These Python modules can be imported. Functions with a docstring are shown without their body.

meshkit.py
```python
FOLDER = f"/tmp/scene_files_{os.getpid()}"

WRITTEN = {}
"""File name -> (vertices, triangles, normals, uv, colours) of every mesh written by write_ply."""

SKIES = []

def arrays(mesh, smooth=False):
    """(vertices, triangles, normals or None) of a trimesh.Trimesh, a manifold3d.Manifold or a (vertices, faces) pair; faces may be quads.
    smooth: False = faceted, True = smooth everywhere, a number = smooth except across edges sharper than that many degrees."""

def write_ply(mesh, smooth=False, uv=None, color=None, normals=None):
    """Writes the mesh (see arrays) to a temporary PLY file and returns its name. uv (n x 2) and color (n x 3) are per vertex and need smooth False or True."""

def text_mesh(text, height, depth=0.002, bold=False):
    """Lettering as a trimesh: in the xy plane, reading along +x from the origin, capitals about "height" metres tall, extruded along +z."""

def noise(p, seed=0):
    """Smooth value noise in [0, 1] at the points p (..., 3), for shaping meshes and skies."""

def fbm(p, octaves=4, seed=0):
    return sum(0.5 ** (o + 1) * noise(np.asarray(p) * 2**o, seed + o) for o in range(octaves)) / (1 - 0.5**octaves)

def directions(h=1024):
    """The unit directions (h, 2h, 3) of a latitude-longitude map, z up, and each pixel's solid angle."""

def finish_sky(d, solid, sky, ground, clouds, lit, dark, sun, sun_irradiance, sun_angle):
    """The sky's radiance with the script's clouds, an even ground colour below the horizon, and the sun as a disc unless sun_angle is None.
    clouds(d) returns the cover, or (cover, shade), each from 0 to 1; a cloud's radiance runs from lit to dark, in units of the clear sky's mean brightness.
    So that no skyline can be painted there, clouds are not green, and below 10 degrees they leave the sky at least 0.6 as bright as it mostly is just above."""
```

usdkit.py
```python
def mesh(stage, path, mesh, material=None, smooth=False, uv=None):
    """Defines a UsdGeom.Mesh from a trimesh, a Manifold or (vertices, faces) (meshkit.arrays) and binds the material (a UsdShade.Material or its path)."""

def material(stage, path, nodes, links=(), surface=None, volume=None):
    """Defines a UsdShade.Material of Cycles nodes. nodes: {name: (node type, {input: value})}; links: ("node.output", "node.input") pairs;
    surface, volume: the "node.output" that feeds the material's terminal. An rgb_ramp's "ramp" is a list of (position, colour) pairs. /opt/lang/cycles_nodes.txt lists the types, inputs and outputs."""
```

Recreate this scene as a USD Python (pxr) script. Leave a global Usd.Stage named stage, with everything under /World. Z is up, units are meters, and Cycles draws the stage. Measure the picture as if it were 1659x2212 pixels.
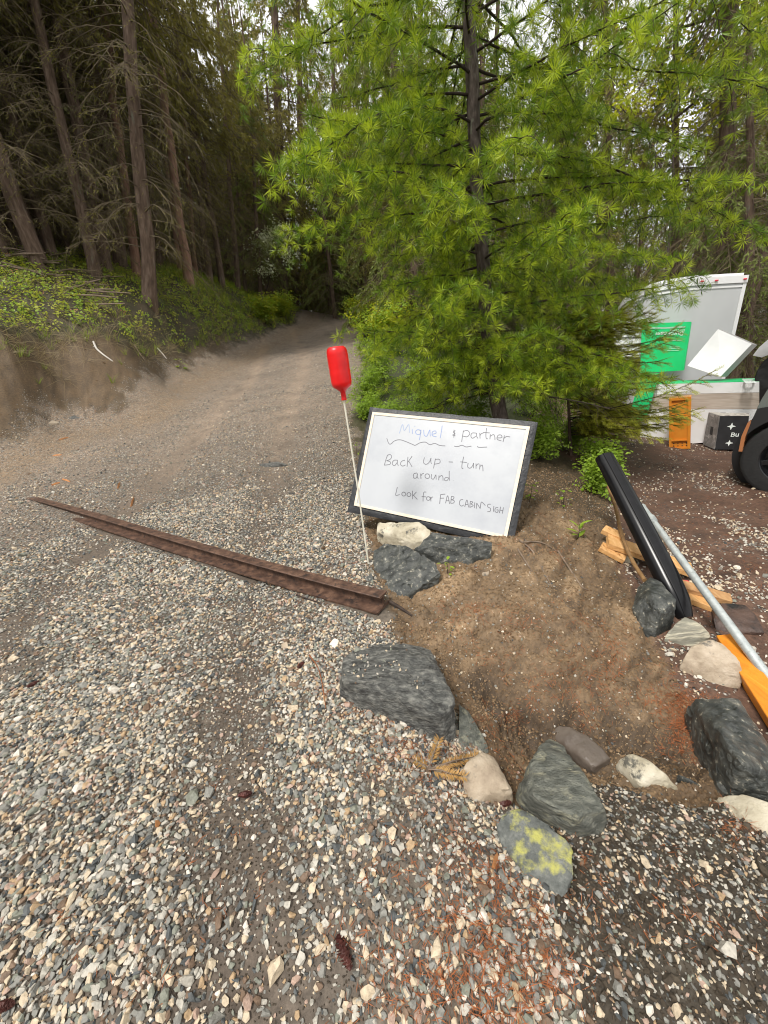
import math, random
import numpy as np, trimesh, shapely, manifold3d
from scipy.interpolate import RBFInterpolator, RegularGridInterpolator
from scipy.spatial import ConvexHull
from pxr import Usd, UsdGeom, UsdLux, UsdShade, Gf, Sdf, Vt
import usdkit, meshkit

stage = Usd.Stage.CreateInMemory()
UsdGeom.SetStageUpAxis(stage, 'Z')
UsdGeom.SetStageMetersPerUnit(stage, 1.0)
world = UsdGeom.Xform.Define(stage, '/World')
stage.SetDefaultPrim(world.GetPrim())
rng = np.random.default_rng(11)

# ------------------------------------------------------------------ camera
PITCH, ROLL, EYE, FPX = math.radians(20), math.radians(4), 1.25, 830.0
CX, CY = 829.5, 1106.0
Fw = np.array([0, math.cos(PITCH), -math.sin(PITCH)])
_r0 = np.array([1., 0, 0]); _u0 = np.array([0, math.sin(PITCH), math.cos(PITCH)])
Rt = math.cos(ROLL) * _r0 - math.sin(ROLL) * _u0
Up = math.sin(ROLL) * _r0 + math.cos(ROLL) * _u0
CAM = np.array([0, 0, EYE])
cam = UsdGeom.Camera.Define(stage, '/World/camera')
cam.AddTransformOp().Set(Gf.Matrix4d(*[float(x) for row in (list(Rt) + [0], list(Up) + [0], list(-Fw) + [0], list(CAM) + [1]) for x in row]))
cam.CreateHorizontalApertureAttr(36.0)
cam.CreateVerticalApertureAttr(48.0)
cam.CreateFocalLengthAttr(36.0 * FPX / 1659.0)
cam.CreateClippingRangeAttr(Gf.Vec2f(0.05, 3000))
cam.CreateExposureAttr(1.52)

# ------------------------------------------------------------------ sky and sun (overcast)
SUN_EL, SUN_AZ = math.radians(56), math.radians(222)
dome = UsdLux.DomeLight.Define(stage, '/World/sky')
dome.CreateIntensityAttr(1.0)
sky_m = usdkit.material(stage, '/World/Looks/sky', {
    'sky': ('sky_texture', {'sky_type': 'single_scattering', 'sun_disc': False, 'sun_elevation': SUN_EL, 'sun_rotation': SUN_AZ}),
    'tc': ('texture_coordinate', {}),
    'n': ('noise_texture', {'scale': 2.2, 'detail': 5.0, 'roughness': 0.55}),
    'cl': ('rgb_ramp', {'ramp': [(0.0, (6.6, 6.5, 6.35)), (0.45, (8.2, 8.1, 7.9)), (1.0, (10.6, 10.5, 10.3))]}),
    'mx': ('mix', {'fac': 0.93}),
    'bg': ('background_shader', {'strength': 0.06})},
    [('tc.generated', 'n.vector'), ('n.fac', 'cl.fac'), ('sky.color', 'mx.color1'), ('cl.color', 'mx.color2'), ('mx.color', 'bg.color')], surface='bg.background')
UsdShade.MaterialBindingAPI.Apply(dome.GetPrim()).Bind(sky_m)
dome.GetPrim().SetCustomDataByKey('kind', 'structure')
dome.GetPrim().SetCustomDataByKey('label', 'white overcast sky seen in gaps between the conifers')
dome.GetPrim().SetCustomDataByKey('category', 'sky')
sun = UsdLux.DistantLight.Define(stage, '/World/sun')
sun.CreateNormalizeAttr(True); sun.CreateIntensityAttr(0.4); sun.CreateAngleAttr(12.0); sun.CreateColorAttr(Gf.Vec3f(1.0, 0.96, 0.9))
_sd = np.array([math.sin(SUN_AZ) * math.cos(SUN_EL), math.cos(SUN_AZ) * math.cos(SUN_EL), math.sin(SUN_EL)])
_z = _sd; _x = np.cross([0, 0, 1], _z); _x /= np.linalg.norm(_x); _y = np.cross(_z, _x)
sun.AddTransformOp().Set(Gf.Matrix4d(*[float(a) for row in (list(_x) + [0], list(_y) + [0], list(_z) + [0], [0, 0, 20, 1]) for a in row]))

# ------------------------------------------------------------------ helpers
_used = {}
def numbered(path):
    k = _used.get(path, 0); _used[path] = k + 1
    return path if k == 0 else f'{path}_{k:03d}'
def props(o, label=None, cat=None, group=None, kind=None):
    p = o.GetPrim() if hasattr(o, 'GetPrim') else o
    for k, v in (('label', label), ('category', cat), ('group', group), ('kind', kind)):
        if v: p.SetCustomDataByKey(k, v)
    return o
def thing(name, label, cat, m=None, group=None, kind=None):
    x = UsdGeom.Xform.Define(stage, numbered('/World/' + name))
    if m is not None: x.AddTransformOp().Set(Gf.Matrix4d(*[float(a) for a in np.asarray(m).T.ravel()]))
    return props(x, label, cat, group, kind)
def part(name, mesh, mat, parent, smooth=False, label=None, kind=None):
    p = parent if isinstance(parent, str) else str(parent.GetPath())
    return props(usdkit.mesh(stage, numbered(f'{p}/{name}'), mesh, mat, smooth), label, None, None, kind)
def solid(name, mesh, mat, label, cat, smooth=False, group=None, kind=None):
    return props(usdkit.mesh(stage, numbered('/World/' + name), mesh, mat, smooth), label, cat, group, kind)
def T(loc=(0, 0, 0), R=None, s=1.0):
    m = np.eye(4); m[:3, :3] = (np.eye(3) if R is None else R) * s; m[:3, 3] = loc; return m
def rotz(a): c, s = math.cos(a), math.sin(a); return np.array([[c, -s, 0], [s, c, 0], [0, 0, 1.]])
def frame_from(z, spin=0.0):
    z = np.asarray(z, float); z = z / np.linalg.norm(z)
    a = np.array([1., 0, 0]) if abs(z[0]) < 0.8 else np.array([0, 1., 0])
    x = np.cross(a, z); x /= np.linalg.norm(x); y = np.cross(z, x)
    return np.stack([x * math.cos(spin) + y * math.sin(spin), -x * math.sin(spin) + y * math.cos(spin), z], 1)
class MB:
    def __init__(self): self.v, self.f, self.n = [], [], 0
    def add(self, v, f):
        v = np.asarray(v, float); f = np.asarray(f, int)
        if f.shape[1] == 4: f = np.vstack([f[:, [0, 1, 2]], f[:, [0, 2, 3]]])
        self.v.append(v); self.f.append(f + self.n); self.n += len(v); return self
    def tm(self, m): return self.add(m.vertices, m.faces)
    def get(self): return (np.vstack(self.v), np.vstack(self.f))
def tube(pts, rad, sides=6, cap=True):
    pts = np.asarray(pts, float); n = len(pts); rad = np.broadcast_to(np.asarray(rad, float), (n,))
    t = np.gradient(pts, axis=0); t /= np.maximum(np.linalg.norm(t, axis=1, keepdims=True), 1e-9)
    a = np.array([0, 0, 1.]) if abs(t[0][2]) < 0.8 else np.array([1., 0, 0])
    x = a - t * (t @ a)[:, None]; x /= np.maximum(np.linalg.norm(x, axis=1, keepdims=True), 1e-9); y = np.cross(t, x)
    ang = np.arange(sides) / sides * 2 * math.pi
    v = (pts[:, None] + rad[:, None, None] * (np.cos(ang)[None, :, None] * x[:, None] + np.sin(ang)[None, :, None] * y[:, None])).reshape(-1, 3)
    i, j = np.meshgrid(np.arange(n - 1), np.arange(sides), indexing='ij')
    f = np.stack([i * sides + j, i * sides + (j + 1) % sides, (i + 1) * sides + (j + 1) % sides, (i + 1) * sides + j], -1).reshape(-1, 4)
    f = np.vstack([f[:, [0, 1, 2]], f[:, [0, 2, 3]]])
    if cap and sides > 3:
        c0 = np.stack([np.zeros(sides - 2, int), np.arange(2, sides), np.arange(1, sides - 1)], 1)
        c1 = np.stack([np.zeros(sides - 2, int), np.arange(1, sides - 1), np.arange(2, sides)], 1) + (n - 1) * sides
        f = np.vstack([f, c0, c1])
    return v, f
def boxm(size, bev=0.0, jitter=0.0, R=None, loc=(0, 0, 0), rg=rng):
    sx, sy, sz = [s / 2 for s in size]
    if bev > 0:
        p = []
        for a in (-1, 1):
            for b in (-1, 1):
                for c in (-1, 1):
                    p += [(a * (sx - bev), b * (sy - bev), c * sz), (a * (sx - bev), b * sy, c * (sz - bev)), (a * sx, b * (sy - bev), c * (sz - bev))]
        m = trimesh.convex.convex_hull(np.array(p))
    else:
        m = trimesh.creation.box([2 * sx, 2 * sy, 2 * sz])
    v = np.array(m.vertices)
    if R is not None: v = v @ np.asarray(R).T
    return trimesh.Trimesh(v + np.asarray(loc), m.faces, process=False)
def ray(u, v): return Fw + Rt * ((u - CX) / FPX) + Up * ((CY - v) / FPX)
def at(u, v, d): return CAM + d * ray(u, v)
def hexa(c8):
    """closed box from 8 corners: bottom 4 then top 4, in the same turn"""
    f = [(0, 3, 2, 1), (4, 5, 6, 7), (0, 1, 5, 4), (1, 2, 6, 5), (2, 3, 7, 6), (3, 0, 4, 7)]
    return np.asarray(c8, float), np.array(f)
def noise_s(p, scale, octaves=3, seed=0): return meshkit.fbm(np.asarray(p) * scale, octaves, seed) - 0.5
def scatter(path, protos, pos, quat, scale, idx, label=None, cat=None, kind='stuff'):
    """one PointInstancer; protos is a list of (mesh, material, smooth)"""
    pi = UsdGeom.PointInstancer.Define(stage, path)
    rel = pi.CreatePrototypesRel()
    for k, (m, mat, sm) in enumerate(protos):
        pp = f'{path}/piece_{k:03d}'
        usdkit.mesh(stage, pp, m, mat, sm); rel.AddTarget(pp)
    n = len(pos)
    sc = np.asarray(scale, float)
    if sc.ndim == 1: sc = np.repeat(sc[:, None], 3, 1)
    pi.CreatePositionsAttr(Vt.Vec3fArray.FromNumpy(np.ascontiguousarray(pos, np.float32)))
    pi.CreateScalesAttr(Vt.Vec3fArray.FromNumpy(np.ascontiguousarray(sc, np.float32)))
    q = np.asarray(quat, float)
    pi.CreateOrientationsAttr(Vt.QuathArray([Gf.Quath(float(a), float(b), float(c), float(d)) for a, b, c, d in q]))
    pi.CreateProtoIndicesAttr(Vt.IntArray.FromNumpy(np.ascontiguousarray(idx, np.int32)))
    return props(pi, label, cat, None, kind)
def rand_quat(n, rg=rng):
    q = rg.normal(size=(n, 4)); return q / np.linalg.norm(q, axis=1, keepdims=True)
def mats_quat(M):
    """rotation matrices (n,3,3) -> w,x,y,z"""
    from scipy.spatial.transform import Rotation
    return Rotation.from_matrix(M).as_quat()[:, [3, 0, 1, 2]]
def frames(z, spin):
    z = z / np.maximum(np.linalg.norm(z, axis=1, keepdims=True), 1e-9)
    a = np.where(np.abs(z[:, :1]) < 0.8, [[1., 0, 0]], [[0, 1., 0]])
    x = np.cross(a, z); x /= np.linalg.norm(x, axis=1, keepdims=True); y = np.cross(z, x)
    c, s = np.cos(spin)[:, None], np.sin(spin)[:, None]
    return np.stack([x * c + y * s, -x * s + y * c, z], 2)

# ------------------------------------------------------------------ materials
LOOK = {}
def M(name, stops, scale=6.0, rough=0.75, bump=0.0, bscale=None, detail=5.0, stretch=(1, 1, 1), coord='pos', spec=0.4, distortion=0.0, coat=0.0, metallic=0.0, rot=(0, 0, 0), spots=None, diff_rough=0.0):
    """noise through a colour ramp, with an optional second layer of spots and a bump"""
    if name in LOOK: return LOOK[name]
    if isinstance(stops[0], (int, float)): stops = [(0, stops), (1, stops)]
    nodes = {'g': ('geometry', {}), 'tc': ('texture_coordinate', {}), 'mp': ('mapping', {'scale': stretch, 'rotation': rot}),
             'n': ('noise_texture', {'scale': scale, 'detail': detail, 'roughness': 0.6, 'distortion': distortion}),
             'r': ('rgb_ramp', {'ramp': stops}),
             'p': ('principled_bsdf', {'roughness': rough, 'specular_ior_level': spec, 'coat_weight': coat, 'coat_roughness': 0.15, 'metallic': metallic, 'diffuse_roughness': diff_rough})}
    links = [('g.position' if coord == 'pos' else 'tc.object', 'mp.vector'), ('mp.vector', 'n.vector'), ('n.fac', 'r.fac')]
    out = 'r.color'
    if spots:
        col, sscale, lo, hi = spots[:4]; vein = len(spots) > 4
        nodes |= {'n2': ('noise_texture', {'scale': sscale, 'detail': 6.0, 'roughness': 0.68}), 'r2': ('rgb_ramp', {'ramp': [(lo, (0, 0, 0)), ((lo + hi) / 2, (1, 1, 1)), (hi, (0, 0, 0))] if vein else [(lo, (0, 0, 0)), (hi, (1, 1, 1))]}), 'mx': ('mix', {'color2': col})}
        links += [('mp.vector', 'n2.vector'), ('n2.fac', 'r2.fac'), ('r2.color', 'mx.fac'), (out, 'mx.color1')]
        out = 'mx.color'
    links.append((out, 'p.base_color'))
    if bump:
        nodes |= {'n3': ('noise_texture', {'scale': bscale or scale * 3, 'detail': 6.0, 'roughness': 0.65}), 'b': ('bump', {'strength': 1.0, 'distance': bump})}
        links += [('mp.vector', 'n3.vector'), ('n3.fac', 'b.height'), ('b.normal', 'p.normal')]
    LOOK[name] = usdkit.material(stage, '/World/Looks/' + name, nodes, links, surface='p.BSDF')
    return LOOK[name]
def leaf(name, c0, c1, trans=0.45, rough=0.5, tint=1.3, spec=0.3):
    """leaf: colour varies from piece to piece and in space"""
    nodes = {'g': ('geometry', {}), 'n': ('noise_texture', {'scale': 3.0, 'detail': 3.0}), 'o': ('object_info', {}),
             'a': ('math', {'math_type': 'multiply_add', 'value2': 0.5, 'value3': 0.0}), 'a2': ('math', {'math_type': 'multiply_add', 'value2': 0.9}),
             'r': ('rgb_ramp', {'ramp': [(0.25, c0), (0.75, c1)]}),
             't': ('mix', {'mix_type': 'multiply', 'fac': 1.0, 'color2': (tint, tint, tint * 0.6)}),
             'p': ('principled_bsdf', {'roughness': rough, 'specular_ior_level': spec}), 'tr': ('translucent_bsdf', {}), 'm': ('mix_closure', {'fac': trans})}
    links = [('g.position', 'n.vector'), ('o.random', 'a.value1'), ('n.fac', 'a2.value1'), ('a.value', 'a2.value3'), ('a2.value', 'r.fac'),
             ('r.color', 'p.base_color'), ('r.color', 't.color1'), ('t.color', 'tr.color'), ('p.BSDF', 'm.closure1'), ('tr.BSDF', 'm.closure2')]
    LOOK[name] = usdkit.material(stage, '/World/Looks/' + name, nodes, links, surface='m.closure')
    return LOOK[name]
def plain(name, col, rough=0.5, spec=0.5, metallic=0.0, coat=0.0):
    if name in LOOK: return LOOK[name]
    LOOK[name] = usdkit.material(stage, '/World/Looks/' + name, {'p': ('principled_bsdf', {'base_color': col, 'roughness': rough, 'specular_ior_level': spec, 'metallic': metallic, 'coat_weight': coat})}, [], surface='p.BSDF')
    return LOOK[name]

# ------------------------------------------------------------------ the ground
KS = 0.204
def zr(y):
    y = np.asarray(y, float); a = np.clip(y - 2, 0, 4); z = KS * a * a / 8 + KS * np.clip(y - 6, 0, None)
    b = np.clip(y - 26, 0, None); return z - np.where(b < 6, 0.0167 * b * b, 0.6 + 0.2 * (b - 6))
def on_road(u, v):
    q = ray(u, v); d = np.linspace(.3, 45, 12000); p = CAM + d[:, None] * q; i = np.argmax(p[:, 2] - zr(p[:, 1]) <= 0)
    return p[i], d[i]
def on_z(u, v, z):
    q = ray(u, v); return CAM + q * ((z - EYE) / q[2])
ctl = []
for u, v in [(-250, 1090), (-250, 1400), (-250, 2000), (0, 1080), (0, 1400), (0, 1800), (0, 2200), (200, 960), (300, 1060), (300, 1300), (300, 1700), (300, 2200), (450, 860), (600, 770), (600, 850), (600, 1000), (600, 1250), (600, 1600), (600, 2000),
             (700, 760), (700, 900), (715, 700), (740, 800), (750, 950), (780, 1150), (800, 1240), (720, 1350), (650, 1450), (760, 1700), (900, 1900), (1000, 2200), (900, 1700), (1000, 1850), (1050, 2000), (1120, 2200),
             (0, 985), (128, 918), (253, 898), (357, 832), (494, 773), (570, 738), (640, 708), (765, 695), (775, 760), (765, 880), (775, 1000)]:
    ctl.append(on_road(u, v)[0])
for u, v, d in [(-250, 1000, 5.6), (-250, 700, 6.6), (-250, 540, 9.5), (0, 860, 6.6), (0, 718, 7.0), (0, 560, 9.7), (128, 800, 7.9), (149, 712, 8.3), (75, 552, 10.2), (204, 597, 10.6), (268, 800, 8.5), (268, 742, 8.9), (262, 581, 12.2), (315, 622, 10.8), (387, 756, 11.3),
                (405, 600, 14), (494, 718, 14.3), (453, 605, 17), (511, 623, 19), (590, 647, 22), (641, 660, 25), (580, 690, 18.5)]:
    ctl.append(at(u, v, d))
TOE = [on_road(u, v)[0] for u, v in [(-250, 1060), (-120, 1020), (0, 974), (128, 911), (253, 893), (357, 825), (494, 768), (570, 735), (640, 705)]] + [np.array([-4.4, 30, 4.9]), np.array([-6.5, 45, 4])]
for x, y, z in [(-4.8, 28, 5.3), (-6, 34, 5.6), (-2.5, 34, 4.7), (-0.5, 30, 4.9), (2, 30, 4.6), (-3, 45, 3.5),                         # beyond the crest
                (-13, 18, 6.6), (-20, 14, 9.0), (-17, 8, 7.5), (-12, 28, 7.5), (-28, 30, 12), (-14, 3, 5.0), (-22, 0, 7), (-60, 20, 22), (-50, 60, 20), (-10, 80, 8), (0, 60, 4),
                (0.6, 8, 1.0), (1.0, 5.5, 0.45), (0.6, 12, 1.8), (0.8, 18, 2.9), (3, 14, 1.3), (3, 22, 2.6), (4, 9, 0.1), (2.6, 6, 0.1),
                (3.2, 4.2, -.22), (4.0, 3.9, -.22), (5.2, 6, -.24), (7, 8, -.2), (9, 6, -.25), (12, 10, -.1), (8, 14, 0.2), (16, 18, 0), (6, 3, -.25), (25, 25, 0), (40, 40, -1), (30, 10, -.5), (60, 30, -2),
                (0, -2, 0), (-3, -3, 0), (3, -3, -.2), (0, -15, -1), (-8, -6, 0.3), (10, -8, -1), (0, -80, -5), (-30, -30, 0), (40, -30, -4), (100, 300, 15), (-200, 300, 60), (300, 100, -5), (-300, 0, 60), (0, -350, -10)]:
    ctl.append(np.array([x, y, z]))
for u, v, z in [(1090, 960, .24), (1000, 930, .26), (900, 930, .2), (860, 1050, .12), (1150, 1080, .22), (1100, 1160, .15), (1180, 1180, .10), (960, 1240, .07), (1000, 1290, .03), (1090, 1250, .07), (1200, 1240, .06), (1260, 1120, .07), (1250, 1060, .12), (1300, 1180, -.06),
                (880, 1320, .0), (1000, 1380, -.06), (1120, 1360, -.03), (1230, 1350, -.02), (1330, 1290, -.1), (1080, 1470, -.16), (1200, 1480, -.15), (1320, 1430, -.16), (1150, 1560, -.27), (1260, 1590, -.3), (1380, 1560, -.28), (1040, 1560, -.12), (1100, 1620, -.2),
                (1400, 1390, -.19), (1470, 1500, -.25), (1350, 1640, -.27), (1450, 1660, -.27), (1450, 1250, -.2), (1400, 1130, -.18), (1530, 1300, -.22), (1620, 1480, -.25), (1659, 1650, -.27), (1500, 1150, -.21), (1620, 1250, -.22), (1450, 1010, -.2), (1850, 1500, -.25), (1850, 1250, -.24),
                (1300, 1720, -.17), (1480, 1740, -.2), (1600, 1760, -.2), (1200, 1800, -.1), (1400, 1850, -.12), (1600, 1950, -.14), (1260, 1980, -.05), (1420, 2080, -.08), (1600, 2180, -.12), (1300, 2200, -.04), (1850, 1800, -.2), (1850, 2150, -.14)]:
    ctl.append(on_z(u, v, z))
ctl = np.array(ctl)
def plog(x, y): return np.stack([np.arctan2(x, y) * 1.6, np.log(np.hypot(x, y))], -1)
_pl = plog(ctl[:, 0], ctl[:, 1])
_, _keep = np.unique(np.round(_pl, 3), axis=0, return_index=True)
_rbf = RBFInterpolator(_pl[_keep], ctl[_keep, 2], kernel='linear', smoothing=0.004)
th_f = np.radians(np.arange(-74, 74.01, 0.22))
th = np.concatenate([th_f, np.radians(np.arange(80, 280, 8.0))])
rr = np.concatenate([np.exp(np.arange(math.log(.24), math.log(40), 0.0112)), np.exp(np.linspace(math.log(41), math.log(420), 26))])
TH, RR = np.meshgrid(th, rr, indexing='ij')
GX, GY = RR * np.sin(TH), RR * np.cos(TH)
# the smooth form on a coarse grid, then relief on the fine one
tc_ = np.linspace(-math.pi, math.pi, 241); lc_ = np.linspace(math.log(.2), math.log(430), 150)
A_, B_ = np.meshgrid(tc_, lc_, indexing='ij')
Zc = _rbf(np.stack([A_.ravel() * 1.6, B_.ravel()], 1)).reshape(A_.shape)
_sm = RegularGridInterpolator((tc_, lc_), Zc, bounds_error=False, fill_value=None)
def base_z(x, y):
    a = np.arctan2(x, y); return _sm(np.stack([a, np.log(np.maximum(np.hypot(x, y), .21))], -1))

def march(u, v, f=None, dmax=45):
    q = ray(u, v); d = np.exp(np.linspace(math.log(.3), math.log(dmax), 1500)); p = CAM + d[:, None] * q
    g = p[:, 2] - (f or base_z)(p[:, 0], p[:, 1]); i = int(np.argmax(g <= 0))
    return p[i] if g.min() <= 0 else p[-1]
def poly_xy(pix, extra=()):
    return shapely.Polygon([tuple(march(u, v)[:2]) for u, v in pix] + list(extra)).buffer(0)
EDGE = [(768, 696), (775, 740), (778, 800), (765, 850), (762, 900), (770, 1000), (785, 1120), (805, 1200), (815, 1265), (842, 1305), (850, 1350), (870, 1390), (900, 1420), (960, 1490), (1000, 1570), (1055, 1650), (1110, 1745), (1150, 1850), (1190, 1965), (1225, 2080), (1262, 2211), (1290, 2400)]
road_poly = shapely.Polygon([tuple(p[:2]) for p in TOE[::-1]] + [(-9, -4), (0.9, -4)] + [tuple(march(u, v)[:2]) for u, v in EDGE[::-1]] + [(-.9, 30), (-2.2, 45)]).buffer(0)
soil_poly = poly_xy([(1110, 1745), (1150, 1850), (1190, 1965), (1225, 2080), (1262, 2211), (1290, 2400)], [(3, .1), (3.2, .9)]).union(poly_xy([(1110, 1745), (1240, 1690), (1330, 1700), (1480, 1735), (1659, 1715), (1900, 1690), (1900, 2300), (1300, 2300)]))
yard_poly = shapely.Polygon([tuple(march(u, v)[:2]) for u, v in [(1900, 1690), (1659, 1690), (1530, 1580), (1450, 1430), (1375, 1300), (1335, 1190), (1315, 1110), (1305, 1020)]] + [(2.4, 5.0), (3.2, 8), (6, 14), (30, 16), (30, -2), (3, 0)]).buffer(0)
bank_poly = shapely.Polygon([tuple(p[:2]) for p in TOE] + [(-9, 60), (-90, 60), (-90, -20), (-9, -4)]).buffer(0)
dirt_top = [tuple(march(u, v)[:2]) for u, v in [(-250, 715), (0, 722), (60, 735), (149, 722), (268, 745), (387, 765), (494, 728)]]
dirt_poly = shapely.Polygon([tuple(p[:2]) for p in TOE[:7]] + dirt_top[::-1]).buffer(0)
def soft(poly, x, y, w):
    """1 inside, 0 outside, blended over w metres (w may grow with distance)"""
    pts = shapely.points(x, y); shapely.prepare(poly)
    inside = shapely.contains_xy(poly, x, y); d = shapely.distance(poly.exterior if poly.geom_type == 'Polygon' else poly.boundary, pts)
    return np.clip(0.5 + np.where(inside, d, -d) / w, 0, 1)
xs, ys = GX.ravel(), GY.ravel(); rs = RR.ravel()
Z = base_z(xs, ys)
P0 = np.stack([xs, ys, np.zeros_like(xs)], 1)
nz = lambda s, o=3, k=0: noise_s(P0, s, o, k)
wob = np.clip(rs * .03, .02, .3)
xw, yw = xs + nz(7, 3, 5) * wob * 2.2, ys + nz(7, 3, 9) * wob * 2.2
near = rs < 45
def softn(poly, w):
    out = np.zeros(len(xs)); out[near] = soft(poly, xw[near], yw[near], np.clip(rs[near] * .03, .015, .4) if w is None else w); return out
mR, mS, mY, mB, mD = (softn(p, None) for p in (road_poly, soil_poly, yard_poly, bank_poly, dirt_poly))
mS = np.minimum(mS, 1 - mR); mY = np.minimum(mY, 1 - np.maximum(mR, mS))
mM = np.clip(1 - mR - mS - mY - mB, 0, 1)                        # mound and everything right of the road
# relief: ruts on the road, clods on the dirt, lumps on the banks
lane = np.abs((xs + 0.16 * ys + .0) + 1.05 + .25 * np.sin(ys * .35))
rut = np.exp(-(np.abs(lane - .72) / .22) ** 2)
Z += mR * (-.022 * rut + .02 * nz(2.2, 3, 1) + .008 * nz(11, 3, 2))
hol = np.zeros(len(xs))
for u_, v_, w_ in [(1250, 1600, .17), (1350, 1580, .15), (1150, 1580, .13), (1050, 1540, .10), (1420, 1600, .13)]:
    hc = on_z(u_, v_, -.28); hol = np.maximum(hol, np.exp(-((xs - hc[0]) ** 2 + (ys - hc[1]) ** 2) / w_ ** 2))
Z -= mM * .05 * hol
c1, c2 = nz(9, 4, 3), nz(28, 4, 4)
ledge = np.abs(noise_s(np.stack([xs * 3, ys * 3, Z * 14], 1), 1.0, 4, 21))
Z += (mM * np.clip(1.4 - rs / 12, .2, 1)) * (.028 * c1 + .012 * c2 + .012 * nz(70, 3, 8) - .035 * np.clip(.10 - ledge, 0, .10) / .10 + .022 * (np.floor(9 * (c1 + 4 * Z)) / 9 - (c1 + 4 * Z)) * 3)
Z += mS * (.03 * c1 + .04 * c2) + mY * (.02 * nz(5, 3, 6) + .012 * c2) + mD * (.07 * noise_s(np.stack([xs, ys, Z], 1), 4, 4, 51) + .05 * noise_s(np.stack([xs, ys, Z], 1), 16, 3, 52)) + mB * (1 - mD) * (.25 * nz(1.2, 3, 7) + .08 * c1)
RAIL_A, RAIL_B = on_road(824, 1313)[0], on_road(62, 1070)[0]
_rd = (RAIL_B - RAIL_A)[:2]; RAIL_L = np.linalg.norm(_rd); _rd /= RAIL_L; _rn = np.array([_rd[1], -_rd[0]])
if _rn[1] < 0: _rn = -_rn                                          # points to the far side of the rail
_t = (xs - RAIL_A[0]) * _rd[0] + (ys - RAIL_A[1]) * _rd[1]; _o = (xs - RAIL_A[0]) * _rn[0] + (ys - RAIL_A[1]) * _rn[1]
Z += np.clip((_o + .01) / .05, 0, 1) * np.exp(-np.clip(_o, 0, None) / .7) * .07 * np.clip(_t / .25 + .2, 0, 1) * np.clip((RAIL_L - _t) / 1.6, 0, 1) * (np.abs(_o) < 5) * (ys > 0)
GZ = Z.reshape(TH.shape)
_lr = np.log(rr); nf = len(th_f)
_gz = RegularGridInterpolator((th_f, _lr), GZ[:nf], bounds_error=False, fill_value=None)
def gz(x, y):
    x, y = np.asarray(x, float), np.asarray(y, float)
    return _gz(np.stack([np.arctan2(x, y), np.log(np.maximum(np.hypot(x, y), .25))], -1))
def ground(u, v):
    p = march(u, v, gz); return p
def gnorm(x, y, e=.02):
    e = np.maximum(e, np.hypot(x, y) * .01)
    n = np.stack([-(gz(x + e, y) - gz(x - e, y)) / (2 * e), -(gz(x, y + e) - gz(x, y - e)) / (2 * e), np.ones_like(x)], -1)
    return n / np.linalg.norm(n, axis=-1, keepdims=True)

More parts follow.
